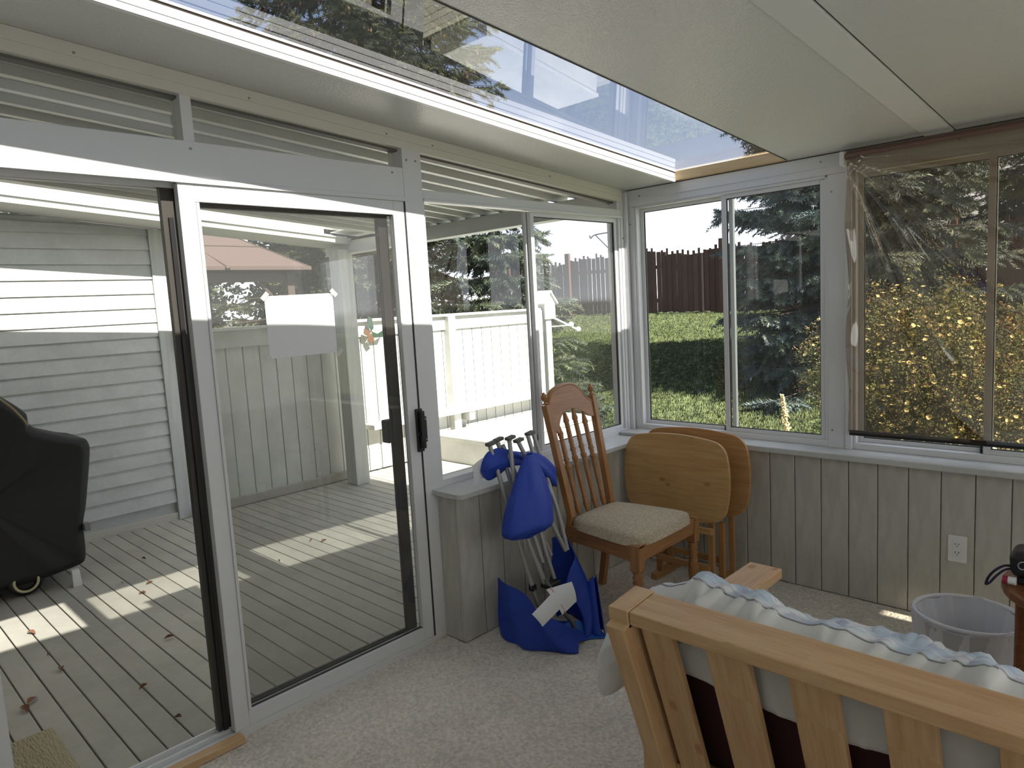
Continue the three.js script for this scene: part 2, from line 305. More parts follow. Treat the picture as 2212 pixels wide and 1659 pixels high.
{ // the pane is a single sheet
  const pane = sl.children[sl.children.length - 1]; pane.geometry = sheet(1, 1, (u, v) => [SX0 + u * (SX1 - SX0), C(SZ0 - 0.02 + v * (SZ1 - SZ0)) + 0.055, SZ0 - 0.02 + v * (SZ1 - SZ0)]);
}

// windows: ax 'x' lies in the plane x = 0, ax 'z' in the plane z = 0; d is the depth of the sash
function paneSheet(ax, a0, a1, y0, y1, d) { return ax === 'x' ? sheet(1, 1, (u, v) => [d, y0 + (y1 - y0) * v, a1 + (a0 - a1) * u]) : sheet(1, 1, (u, v) => [a0 + (a1 - a0) * u, y0 + (y1 - y0) * v, d]); }
function sash(g, ax, a0, a1, y0, y1, d, w, glass, name = 'sash', mat = M.frame, t = 0.012) {
  const h = w[1] ?? w, v = w[0] ?? w;
  const f = part(g, name, merge([pl(ax, a0, a0 + v, y0, y1, d - t, d + t, 0.002), pl(ax, a1 - v, a1, y0, y1, d - t, d + t, 0.002), pl(ax, a0 + v, a1 - v, y0, y0 + h, d - t, d + t, 0.002), pl(ax, a0 + v, a1 - v, y1 - h, y1, d - t, d + t, 0.002)]), mat);
  part(f, 'gasket', merge([pl(ax, a0 + v, a0 + v + 0.004, y0 + h, y1 - h, d - 0.004, d + 0.006), pl(ax, a1 - v - 0.004, a1 - v, y0 + h, y1 - h, d - 0.004, d + 0.006), pl(ax, a0 + v, a1 - v, y1 - h - 0.004, y1 - h, d - 0.004, d + 0.006), pl(ax, a0 + v, a1 - v, y0 + h, y0 + h + 0.004, d - 0.004, d + 0.006)]), M.gasket);
  if (glass) part(f, 'pane', paneSheet(ax, a0 + v * 0.8, a1 - v * 0.8, y0 + h * 0.8, y1 - h * 0.8, d), glass);
  return f;
}
function win(name, label, ax, a0, a1, y0, y1, mid, glassA, glassB, frontB = true) {
  const g = structure(name, label, 'window'), fr = 0.014;
  part(g, 'window_frame', merge([pl(ax, a0, a0 + fr, y0, y1, -0.09, -0.005, 0.002), pl(ax, a1 - fr, a1, y0, y1, -0.09, -0.005, 0.002), pl(ax, a0, a1, y0, y0 + 0.03, -0.09, -0.003, 0.002), pl(ax, a0, a1, y1 - fr, y1, -0.09, -0.005, 0.002)]), M.frame);
  sash(g, ax, a0 + fr, mid[1], y0 + 0.03, y1 - fr, frontB ? -0.06 : -0.03, [0.022, 0.02], glassA);
  sash(g, ax, mid[0], a1 - fr, y0 + 0.03, y1 - fr, frontB ? -0.03 : -0.06, [0.028, 0.022], glassB);
  return g;
}
const w2 = structure('window_2', 'white framed two-pane sliding window looking onto the white board fence', 'window');
part(w2, 'window_frame', merge([bx(-0.09, -0.003, 0.712, 0.745, 0.055, 1.571, 0.002), bx(-0.09, -0.005, 0.745, 2.018, 0.055, 0.075, 0.002), bx(-0.09, -0.005, 0.745, 2.018, 1.56, 1.571, 0.002)]), M.frame);
sash(w2, 'x', 0.075, 0.845, 0.745, 2.018, -0.03, [0.026, 0.024], M.dusty);
part(sash(w2, 'x', 0.82, 0.85, 0.745, 2.018, -0.065, [0.012, 0.012], null, 'meeting_rail'), 'pull', bx(-0.05, -0.045, 0.8, 0.83, 0.83, 0.84), M.black);
part(w2, 'pane', paneSheet('x', 0.85, 1.56, 0.745, 2.018, -0.065), M.greyGlass);
const w3 = win('window_3', 'white framed sliding window looking onto lawn, brown picket fence and spruce', 'z', 0.056, 1.181, 0.733, 2.083, [0.612, 0.664], M.glass, M.hazy);
part(w3, 'latch', bx(0.598, 0.606, 0.745, 0.79, -0.045, -0.03, 0.002), M.black);
const w4 = win('window_4', 'white framed sliding window half covered by the smoky roll-up blind', 'z', 1.297, 2.47, 0.733, 2.083, [1.84, 1.868], M.glass, M.glass);
part(w4, 'latch', bx(1.826, 1.834, 0.755, 0.8, -0.045, -0.03, 0.002), M.black);
win('window_5', 'white framed window near the right corner of the garden wall', 'z', 2.586, X1 - 0.1, 0.733, 2.083, [3.0, 3.03], M.glass, M.glass);
// wedge-shaped transom lights above door and patio window
const w6 = structure('window_6', 'wedge-shaped transom panes above the patio door and window', 'transom');
part(w6, 'mullion', slope(-0.08, -0.004, 2.557, 2.594, () => 2.155, (z) => C(z) - 0.072), M.frame);
part(w6, 'end_stile', slope(-0.08, -0.004, 0.055, 0.085, () => 2.07, (z) => C(z) - 0.072), M.frame);
for (const [z0, z1, y0] of [[0.085, 1.571, 2.07], [1.672, 2.557, 2.155], [2.594, 3.29, 2.155]]) {
  const f = part(w6, 'glazing_bead', slope(-0.07, -0.03, z0, z1, (z) => C(z) - 0.081, (z) => C(z) - 0.072), M.capGrey);
  part(f, 'pane', sheet(1, 1, (u, v) => { const z = z1 + (z0 - z1) * u; return [-0.05, y0 + (C(z) - 0.072 - y0) * v, z]; }), M.hazy);
}
// right-hand windows with lowered opaque blinds (light enters beside them)
const w7 = structure('window_7', 'side window of the sunroom behind lowered white blinds', 'window');
for (const [a, b, gm] of [[0.06, 1.2, M.tintGlass], [1.3, 2.4, M.glass], [2.5, 3.6, M.glass]]) part(w7, 'pane', sheet(1, 1, (u, v) => [X1 + 0.05, 0.73 + 1.35 * v, a + (b - a) * u]), gm);
for (const [a, b, w] of [[0.2, 1.2, 'beside the garden wall corner'], [1.28, 2.42, 'in the middle of the side wall'], [2.48, 3.6, 'beside the house wall']]) { const o = thing('roller_blind', 'lowered white fabric roller blind ' + w, 'blind', [X1 - 0.04, 0.7, (a + b) / 2], 'side window blinds'); part(o, 'cloth', sheet(1, 1, (u, v) => [X1 - 0.03, 0.72 + 1.33 * v, b + (a - b) * u]), M.blindCloth); part(o, 'roller', rod([X1 - 0.03, 2.06, a], [X1 - 0.03, 2.06, b], 0.02), M.sill); part(o, 'hem_bar', bx(X1 - 0.036, X1 - 0.021, 0.7, 0.72, a, b), M.sill); }

// ---------------------------------------------------------------- patio door
const door = structure('door_1', 'white aluminium sliding patio door standing half open to the deck', 'sliding door');
part(door, 'head_track', merge([bx(-0.1, -0.085, 2.0, 2.03, 1.672, 3.29), bx(-0.052, -0.044, 2.0, 2.03, 1.672, 3.29), bx(-0.006, 0.006, 2.012, 2.03, 1.672, 3.29, 0.002)]), M.frame);
part(door, 'sill_track', merge([bx(-0.1, 0.004, 0, 0.012, 1.672, 3.29), bx(-0.05, -0.044, 0.012, 0.026, 1.672, 3.29), bx(-0.1, -0.092, 0.012, 0.026, 1.672, 3.29), bx(-0.004, 0.004, 0.012, 0.026, 1.672, 3.29)]), M.frame);
part(door, 'jamb_gasket', bx(-0.04, 0.001, 0.02, 2.02, 1.672, 1.678), M.gasket);
const inner = sash(door, 'x', 1.679, 2.632, 0.026, 2.012, -0.02, [0.056, 0.06], M.dusty, 'door_panel', M.frame, 0.018);
part(inner, 'stile_step', merge([bx(-0.03, 0.003, 0.09, 1.95, 2.565, 2.576, 0.002), bx(-0.03, 0.003, 0.09, 1.95, 1.735, 1.742, 0.002)]), M.frame);
const outer = sash(door, 'x', 1.735, 2.672, 0.026, 2.005, -0.068, [0.05, 0.06], M.hazy, 'sliding_panel', M.darkFrame, 0.014);
part(outer, 'brush_strip', bx(-0.052, -0.042, 0.03, 1.9, 2.64, 2.655), M.black);
{ // handles
  const h = part(door, 'handle', merge([bx(-0.002, 0.012, 0.905, 1.1, 1.668, 1.702, 0.003), bx(0.012, 0.034, 0.92, 1.092, 1.672, 1.694, 0.005), bx(0.034, 0.042, 0.96, 1.06, 1.69, 1.7, 0.003)]), M.black, 'black plastic door handle');
  part(h, 'thumb_lever', rod([0.02, 0.985, 1.694], [0.03, 0.99, 1.715], 0.006, 0.005), M.black);
  const k = part(door, 'strike_plate', bx(0, 0.014, 0.945, 1.062, 1.648, 1.667, 0.003), M.black);
  for (const y of [0.957, 1.05]) part(k, 'screw', rod([0.013, y, 1.656], [0.016, y, 1.656], 0.004, 0.004, 8), M.screw);
  part(door, 'outside_handle', merge([bx(-0.1, -0.083, 0.9, 1.1, 1.74, 1.76, 0.003), bx(-0.14, -0.09, 0.95, 1.055, 1.745, 1.79, 0.006)]), M.black);
}
solo('trim_3', 'bare pine strip laid along the threshold of the open patio door', 'threshold strip', bx(0.006, 0.05, 0.001, 0.028, 2.62, 3.29, 0.003, 'z'), M.pine, [0, 0, 0], null, 'structure');
{ // paper notice
  const g = thing('paper_notice', 'blank white paper sheet taped to the patio door glass', 'paper', [0.004, 1.39, 2.206]);
  part(g, 'sheet', thick(sheet(8, 6, (u, v) => [0.006 - 0.02 + 0.006 * Math.sin(u * 3.1) * (1 - v) * 0.8, 1.388 + 0.234 * v + 0.005 * u * v, 2.354 - 0.292 * u]), 0.0006), M.paper);
  const tapeM = glassOf(0.5, { color: new THREE.Color().setRGB(0.8, 0.8, 0.76), roughness: 0.5 });
  for (const [y, z, a] of [[1.622, 2.356, 0.8], [1.628, 2.062, -0.8], [1.387, 2.058, 0.8], [1.386, 2.356, -0.7]]) { const t = new THREE.PlaneGeometry(0.035, 0.018); t.rotateZ(a); t.rotateY(Math.PI / 2); t.translate(-0.0045, y, z); part(g, 'tape', t, tapeM); }
}
{ // electrical outlet
  const g = thing('wall_outlet', 'white duplex electrical outlet on the grey wall panelling', 'outlet', [1.772, 0.285, 0.098]);
  part(g, 'cover_plate', bx(1.735, 1.809, 0.286, 0.408, 0.098, 0.104, 0.003), M.outlet);
  part(g, 'socket', bx(1.755, 1.789, 0.306, 0.388, 0.104, 0.107, 0.002), M.outlet);
  for (const y of [0.366, 0.328]) part(g, 'slots', merge([bx(1.764, 1.7665, y, y + 0.009, 0.1065, 0.1075), bx(1.777, 1.7795, y, y + 0.009, 0.1065, 0.1075), bx(1.77, 1.774, y - 0.008, y - 0.004, 0.1065, 0.1075)]), M.black);
}
{ // smoky roll-up blind on the garden wall
  const g = thing('roll_up_blind', 'smoky brown see-through vinyl roll-up blind with black bottom bar', 'blind', [1.86, 0.8, 0.05]);
  const x0 = 1.301, x1 = 2.45, yt = 2.13, yb = 0.83;
  const rollM = std([0.2, 0.115, 0.095], { roughness: 0.3 });
  part(g, 'roller', merge([rod([1.29, 2.14, 0.07], [2.46, 2.14, 0.07], 0.015, 0.015, 20), rod([1.29, 2.16, 0.05], [2.46, 2.16, 0.05], 0.009, 0.009, 10)]), rollM, 'reddish brown rolled vinyl');
  part(g, 'bracket', bx(1.268, 1.288, 2.1, 2.165, 0.0, 0.09, 0.003), M.frame);
  part(g, 'film', sheet(120, 120, (u, v) => {
    const x = x0 + (x1 - x0) * u, y = yb + (yt - yb) * v, dx = x - 1.29, dy = 2.12 - y, r = Math.hypot(dx, dy), a = Math.atan2(dx, dy);
    const fall = Math.min(1, r * 3) * Math.exp(-r * 0.9) * Math.min(1, (y - yb) * 6) * Math.min(1, dy * 8);
    let w = 0.5 * Math.sin(a * 17 + r * 1.3) + 0.35 * Math.sin(a * 9 - 1) + 0.25 * Math.sin(a * 31 + 2 * r);
    const edge = Math.exp(-dx * 16) * Math.sin(y * 11) * 0.012 * Math.min(1, (y - yb) * 5) * Math.min(1, dy * 5);
    const low = 0.006 * Math.sin(x * 7 + y * 5) * Math.sin(y * 6) * Math.min(1, (y - yb) * 6) * Math.min(1, dy * 3);
    return [x, y, 0.075 + 0.06 * w * fall + 2 * edge + low + 0.02 * Math.min(1, Math.max(0, (y - 1.9) / 0.2))];
  }), M.film);
  part(g, 'bottom_bar', bx(1.297, 2.455, 0.812, 0.838, 0.038, 0.052, 0.004), M.black);
}

// ---------------------------------------------------------------- deck, patio roof, shed wall, white fence
const DY = -0.05;
const deck = structure('deck', 'pale grey painted board deck outside the patio door', 'deck', [-1.9, DY, 1]);
part(deck, 'joists', bx(-3.5, -0.11, DY - 0.2, DY - 0.032, -3.05, Z1), M.lumber);
{
  seed(31);
  const tones = [0.94, 1, 1.05].map((k) => std([0.5 * k, 0.48 * k, 0.42 * k], { roughness: 0.72, map: grime }));
  for (let z = 2.989 + 0.0962 * 12; z > -3.0; z -= 0.0962) if (z < Z1 - 0.01) part(deck, 'board', bx(-3.46, -0.105, DY - 0.03, DY + rr(-0.0015, 0.0005), z - 0.0962 + 0.0025, z - 0.0025, 0.004, 'x'), tones[Math.floor(rnd() * 3)]);
}
M.fibre = new THREE.MeshPhysicalMaterial({ color: new THREE.Color().setRGB(0.92, 0.9, 0.82), roughness: 0.42, transmission: 0.95, thickness: 0, ior: 1.5, side: THREE.DoubleSide });
const R = (z) => 2.205 + 0.081 * z;
const pr = thing('patio_roof', 'white ribbed metal patio roof on beams over the deck', 'patio roof', [-1.5, 2.2, 1.8]);
for (let x = -0.235, i = 0; x > -2.3; x -= 0.171, i++) {
  part(pr, 'roof_pan', slope(x - 0.171 + 0.018, x - 0.018, -0.14, Z1, (z) => R(z) + 0.038, (z) => R(z) + 0.042), M.patio);
  part(pr, 'rib', merge([slope(x - 0.018, x + 0.018, -0.14, Z1, (z) => R(z), (z) => R(z) + 0.004), slope(x + 0.014, x + 0.018, -0.14, Z1, (z) => R(z) + 0.004, (z) => R(z) + 0.042), slope(x - 0.018, x - 0.014, -0.14, Z1, (z) => R(z) + 0.004, (z) => R(z) + 0.042)]), M.patio);
}
part(pr, 'roof_pan', slope(-0.217, -0.185, -0.14, Z1, (z) => R(z) + 0.038, (z) => R(z) + 0.042), M.patio);
part(pr, 'wall_flashing', slope(-0.19, -0.1, -0.14, Z1, (z) => R(z) + 0.044, (z) => R(z) + 0.05), M.patio);
part(pr, 'inner_beam', slope(-2.4, -2.31, -0.02, Z1, (z) => R(z) - 0.03, (z) => R(z) + 0.05), M.patio);
part(pr, 'side_beam', slope(-3.42, -2.99, -0.02, Z1, (z) => R(z) - 0.04, (z) => R(z) + 0.004), M.patio);
part(pr, 'gutter_lip', slope(-3.06, -2.975, -0.02, Z1, (z) => R(z) + 0.004, (z) => R(z) + 0.009), M.rail);
part(pr, 'gutter', slope(-3.42, -3.04, -0.02, Z1, (z) => R(z) + 0.014, (z) => R(z) + 0.032), M.rail);
part(pr, 'roof_pan', slope(-3.06, -2.36, -0.14, 0.14, (z) => R(z) + 0.05, (z) => R(z) + 0.056), M.patio);
part(pr, 'clear_panel', sheet(1, 1, (u, v) => [-2.96 + u * 0.6, R(-0.1 + v * (Z1 + 0.1)) + 0.06, -0.1 + v * (Z1 + 0.1)]), M.fibre);
part(pr, 'fascia_board', slope(-3.45, -3.425, -0.02, Z1, (z) => R(z) + 0.004, (z) => R(z) + 0.2), M.whiteWood);
part(pr, 'eave_beam', bx(-3.42, -0.105, 2.095, 2.196, -0.09, -0.015, 0.003), M.patio);
part(pr, 'eave_lip', bx(-3.42, -0.105, 2.085, 2.095, -0.11, -0.005, 0.002), M.patio);
const post = thing('patio_post', 'white square wooden post holding the patio roof corner', 'post', [-3.08, DY, 0.03]);
part(post, 'shaft', bx(-3.17, -3.02, DY, 2.12, -0.045, 0.1, 0.006), M.whiteWood);
part(post, 'side_board', bx(-3.2, -3.17, DY, 2.12, -0.03, 0.09, 0.004), M.whiteWood);
{ // shed wall with lap siding
  const g = thing('shed_wall', 'pale grey lap-sided shed wall beside the deck', 'wall', [-3.5, DY, 2.9]);
  part(g, 'sheathing', slope(-3.55, -3.425, 1.5, Z1, () => DY, (z) => R(z) - 0.0405), M.siding);
  for (let k = 0; k < 22; k++) {
    const y = 0.66 + (k - 6) * 0.1125 - 0.0; if (y > 2.45 || y < 0) continue;
    const top = (z) => Math.min(y + 0.12, R(z) - 0.042);
    if (top(Z1) <= y) continue;
    const zs = Math.max(1.565, (y + 0.002 - 2.163) / 0.081);
    const b = [[-3.425, y, Z1], [-3.397, y, Z1], [-3.397, y, zs], [-3.425, y, zs]], t = [[-3.425, top(Z1), Z1], [-3.41, top(Z1), Z1], [-3.41, Math.max(top(zs), y + 0.001), zs], [-3.425, Math.max(top(zs), y + 0.001), zs]];
    part(g, 'siding_board', hexa(b, t), M.siding);
  }
  part(g, 'base_board', bx(-3.425, -3.4, DY, 0.01, 1.565, Z1), M.panel);
  part(g, 'corner_board', merge([bx(-3.42, -3.385, DY, 2.28, 1.44, 1.563, 0.004), bx(-3.55, -3.42, DY, 2.28, 1.44, 1.47, 0.004)]), M.siding);
}
{ // white board fence
  const g = thing('board_fence', 'tall white vertical board fence with cap rail along the deck', 'fence', [-3.37, DY, -0.7]);
  seed(5);
  for (let z = 1.36, i = 0; z > -2.85; z -= 0.1495, i++) part(g, 'board', bx(-3.385 + rr(-0.003, 0.003), -3.36, -0.03, 1.36, Math.max(-2.86, z - 0.1495 + 0.004), z - 0.004, 0.003, 'y'), M.whiteWood);
  part(g, 'cap_rail', bx(-3.42, -3.29, 1.455, 1.482, -2.9, 1.44, 0.004, 'z'), M.whiteWood);
  part(g, 'top_rail', bx(-3.36, -3.335, 1.31, 1.455, -2.88, 1.44, 0.003, 'z'), M.whiteWood);
  part(g, 'upper_batten', bx(-3.385, -3.36, 1.36, 1.455, -2.88, 1.44, 0.003, 'z'), M.whiteWood);
  part(g, 'bottom_rail', bx(-3.36, -3.32, -0.045, 0.03, -0.05, 1.44, 0.003, 'z'), M.deck);
  for (const z of [-1.41, -2.84]) part(g, 'fence_post', bx(-3.36, -3.27, DY - 0.3, 1.455, z - 0.05, z + 0.05, 0.004, 'y'), M.whiteWood);
  part(g, 'shelf', bx(-3.36, -3.17, 0.4, 0.452, -2.75, -0.24, 0.006, 'z'), M.whiteWood);
  part(g, 'shelf_bracket', bx(-3.36, -3.2, 0.36, 0.4, -0.45, -0.41), M.whiteWood);
  part(g, 'shelf_bracket', bx(-3.36, -3.2, 0.3, 0.4, -1.6, -1.52), M.whiteWood);
}
{ // house-shaped post cap with hooks at the fence end
  const g = thing('birdhouse_post', 'white gabled birdhouse cap on the end post of the board fence', 'birdhouse', [-3.33, 1.0, -3.02]);
  part(g, 'post', bx(-3.38, -3.28, -0.4, 1.36, -3.07, -2.97, 0.004), M.whiteWood);
  part(g, 'house', hexa([[-3.41, 1.34, -2.92], [-3.25, 1.34, -2.92], [-3.25, 1.34, -3.12], [-3.41, 1.34, -3.12]], [[-3.41, 1.54, -2.92], [-3.25, 1.54, -2.92], [-3.25, 1.54, -3.12], [-3.41, 1.54, -3.12]]), M.whiteWood);
  part(g, 'gable', hexa([[-3.41, 1.54, -2.92], [-3.25, 1.54, -2.92], [-3.25, 1.54, -3.12], [-3.41, 1.54, -3.12]], [[-3.41, 1.66, -3.015], [-3.25, 1.66, -3.015], [-3.25, 1.66, -3.025], [-3.41, 1.66, -3.025]]), M.whiteWood);
  for (const s of [-1, 1]) part(g, 'roof_slope', hexa([[-3.44, 1.52, -3.02 + s * 0.125], [-3.22, 1.52, -3.02 + s * 0.125], [-3.22, 1.68, -3.02], [-3.44, 1.68, -3.02]].slice(s > 0 ? 0 : 0), [[-3.44, 1.535, -3.02 + s * 0.13], [-3.22, 1.535, -3.02 + s * 0.13], [-3.22, 1.695, -3.02], [-3.44, 1.695, -3.02]]), M.siding);
  part(g, 'hook_arm', merge([rod([-3.28, 1.37, -3.06], [-3.2, 1.17, -3.5], 0.012), rod([-3.28, 1.24, -3.06], [-3.2, 1.24, -3.36], 0.007)]), M.rail);
  for (const z of [-3.36, -3.5]) { const s = new THREE.SphereGeometry(0.035, 12, 8); s.translate(-3.2, z < -3.4 ? 1.18 : 1.25, z); part(g, 'knob', s, M.rail); }
}
{ // low white platform against the fence
  const g = thing('garden_platform', 'low white painted platform bench against the board fence', 'bench', [-2.8, DY, -1.95]);
  part(g, 'seat', bx(-3.265, -2.4, 0.18, 0.22, -2.78, -1.02, 0.006, 'z'), M.whiteWood);
  part(g, 'front_skirt', bx(-2.45, -2.42, DY, 0.18, -2.76, -1.04, 0.003, 'z'), M.whiteWood);
  for (const z of [-2.76, -1.07]) part(g, 'side_skirt', bx(-3.26, -2.45, DY, 0.18, z, z + 0.03, 0.003, 'x'), M.whiteWood);
}
{ // butterfly ornament
  const g = thing('butterfly_ornament', 'green and orange metal butterfly ornament on the board fence', 'ornament', [-3.28, 1.3, -0.37]);
  const green = std([0.025, 0.06, 0.035], { roughness: 0.5, metalness: 0.2 }), orange = std([0.12, 0.055, 0.028], { roughness: 0.5 });
  const wing = (pts, m) => { const e = extrude(pts, 0.004, 0.001); e.rotateY(Math.PI / 2); e.translate(-3.275, 1.36, -0.36); part(g, 'wing', e, m); };
  wing([[0, 0], [-0.03, 0.07], [-0.025, 0.15], [0.02, 0.12], [0.03, 0.03]], green);
  wing([[0, 0], [0.07, -0.03], [0.16, 0.01], [0.12, -0.06], [0.02, -0.06]], green);
  wing([[0, 0], [-0.08, 0.03], [-0.09, -0.02], [-0.04, -0.05]], orange);
  wing([[0, -0.02], [0.03, -0.09], [-0.02, -0.12], [-0.05, -0.06]], orange);
  part(g, 'stake', rod([-3.275, 1.36, -0.36], [-3.333, 1.38, -0.34], 0.006), M.tubeGrey);
}
{ // plant hanger outside the corner post
  const g = thing('plant_hanger', 'grey steel plant hanger bracket outside the corner post', 'bracket', [-0.1, 1.82, -0.05]);
  part(g, 'arm', tube([[-0.1, 1.956, -0.05], [-0.2, 1.957, -0.05], [-0.29, 1.95, -0.05], [-0.312, 1.935, -0.05], [-0.318, 1.955, -0.05]], 0.0045, 30), M.tubeGrey);
  part(g, 'brace', tube([[-0.27, 1.95, -0.05], [-0.2, 1.885, -0.05], [-0.14, 1.83, -0.05], [-0.115, 1.82, -0.05], [-0.1, 1.84, -0.05], [-0.1, 1.95, -0.05]], 0.004, 30), M.tubeGrey);
}
{ // covered barbecue
  const g = thing('covered_grill', 'barbecue under a black fabric cover beside the shed wall', 'grill', [-2.75, DY, 2.85]);
  const prof = [[2.34, 0.79], [2.35, 0.7], [2.4, 0.42], [2.43, 0.3], [2.45, 0.06], [2.66, 0.02], [3.55, 0.02], [3.57, 0.78], [3.5, 0.86], [3.28, 0.95], [3.22, 1.08], [3.1, 1.19], [2.95, 1.23], [2.8, 1.19], [2.7, 1.1], [2.655, 1.045], [2.65, 0.985], [2.6, 0.935], [2.44, 0.865], [2.36, 0.84]];
  const curve = new THREE.CatmullRomCurve3(prof.map(([z, y]) => V(0, y, z)), true, 'catmullrom', 0.3), N = 110;
  const cov = sheet(N, 40, (u, v) => {
    const p = curve.getPoint(u % 1), e = Math.abs(v - 0.5) * 2, q = Math.pow(Math.max(0, (e - 0.7) / 0.3), 2), cy = 0.55, cz = 2.95;
    const sh = e > 0.999 ? 0 : 1 - 0.16 * q;
    const fold = 0.014 * Math.sin(p.z * 21 + v * 9) * Math.max(0, Math.min(1, (1.0 - p.y) * 1.6)) * (e > 0.6 ? 1 : 0.4);
    return [-2.78 + (v - 0.5) * 0.56 * (1 - 0.05 * Math.max(0, p.y)) + fold * Math.sign(v - 0.5) * (e > 0.65 ? 1 : 0), cy + (p.y - cy) * (sh === 0 ? 0.02 : sh), cz + (p.z - cz) * (sh === 0 ? 0.02 : sh) + fold * 0.5];
  });
  part(g, 'cover', cov, M.cover, 'black fabric cover');
  part(g, 'piping', tube([[-2.5, 1.19, 2.82], [-2.49, 1.1, 2.74], [-2.487, 1.02, 2.69], [-2.487, 0.985, 2.675]], 0.006, 20), std([0.3, 0.24, 0.14], { roughness: 0.8 }), 'tan cord piping');
  part(g, 'reflective_tab', bx(-2.56, -2.497, 0.265, 0.31, 2.415, 2.445), std([0.2, 0.2, 0.21]));
  const wheel = new THREE.TorusGeometry(0.075, 0.02, 10, 28); wheel.rotateY(Math.PI / 2); wheel.translate(-2.55, DY + 0.095, 2.78); part(g, 'wheel', wheel, M.black);
  const ring = new THREE.TorusGeometry(0.062, 0.008, 8, 28); ring.rotateY(Math.PI / 2); ring.translate(-2.528, DY + 0.09, 2.78); part(g, 'wheel_rim', ring, std([0.62, 0.56, 0.34], { roughness: 0.5 }), 'cream wheel rim');
  part(g, 'foot', hexa([[-2.5, DY, 2.56], [-2.44, DY, 2.56], [-2.44, DY, 2.51], [-2.5, DY, 2.51]], [[-2.49, 0.05, 2.555], [-2.45, 0.05, 2.555], [-2.45, 0.05, 2.515], [-2.49, 0.05, 2.515]]), M.rail, 'white plastic foot');
  for (const [x, z] of [[-3.0, 2.56], [-3.0, 3.45], [-2.5, 3.45]]) part(g, 'leg', rod([x, DY, z], [x, 0.1, z], 0.02), M.black);
}
// door mat
{
  const g = sheet(30, 40, (u, v) => { const e = Math.min(u, 1 - u, v, 1 - v); return [-0.73 + 0.5 * u, -0.045 + 0.016 * Math.min(1, e * 14), 3.062 + 0.75 * v]; });
  const mat = thick(g, 0.012); solo('door_mat', 'shaggy beige mat lying on the deck outside the door', 'mat', mat, std([0.42, 0.37, 0.24], { roughness: 1, bumpMap: tex(256, (u, v) => fbm(u * 12, v * 90, 90, 51, 2), false, 0.5), bumpScale: 0.01 }), [-0.48, -0.05, 3.4]);
}
// fallen leaves
{
  seed(77);
  const lm = [std([0.22, 0.1, 0.06], { roughness: 0.9, side: THREE.DoubleSide }), std([0.17, 0.1, 0.065], { roughness: 0.9, side: THREE.DoubleSide })];
  for (const [x, z, s0, k] of [[-1.87, 2.898, 0.05, 0], [-1.279, 2.899, 0.05, 1], [-0.781, 2.702, 0.035, 0], [-1.003, 3.097, 0.06, 0], [-1.06, 3.06, 0.055, 0], [-1.195, 2.444, 0.04, 0], [-1.945, 2.323, 0.04, 0], [-2.083, 2.237, 0.035, 0], [-2.23, 2.345, 0.035, 1], [-1.866, 1.147, 0.045, 0], [-0.408, 2.694, 0.03, 1], [-1.5, 2.9, 0.025, 0], [-1.75, 1.55, 0.02, 0], [-1.95, 1.2, 0.02, 1], [-2.6, 2.1, 0.03, 1], [-1.4, 2.3, 0.02, 1]]) {
    const s = s0 * 0.62, a = rr(0, 6.3), g = sheet(6, 4, (u, v) => { const w = Math.sin(u * Math.PI) * 0.42 * s, X = (u - 0.5) * 2 * s, Y = (v - 0.5) * 2 * w; return [X * Math.cos(a) - Y * Math.sin(a), 0.004 + 0.012 * Math.abs(v - 0.5) * 2 * Math.sin(u * 3.14) + 0.006 * u, X * Math.sin(a) + Y * Math.cos(a)]; });
    g.translate(x, DY + 0.001, z);
    solo('fallen_leaf', 'dry curled reddish brown leaf lying on the deck boards', 'leaf', g, lm[k], [x, DY, z], 'leaves scattered on the deck');
  }
}

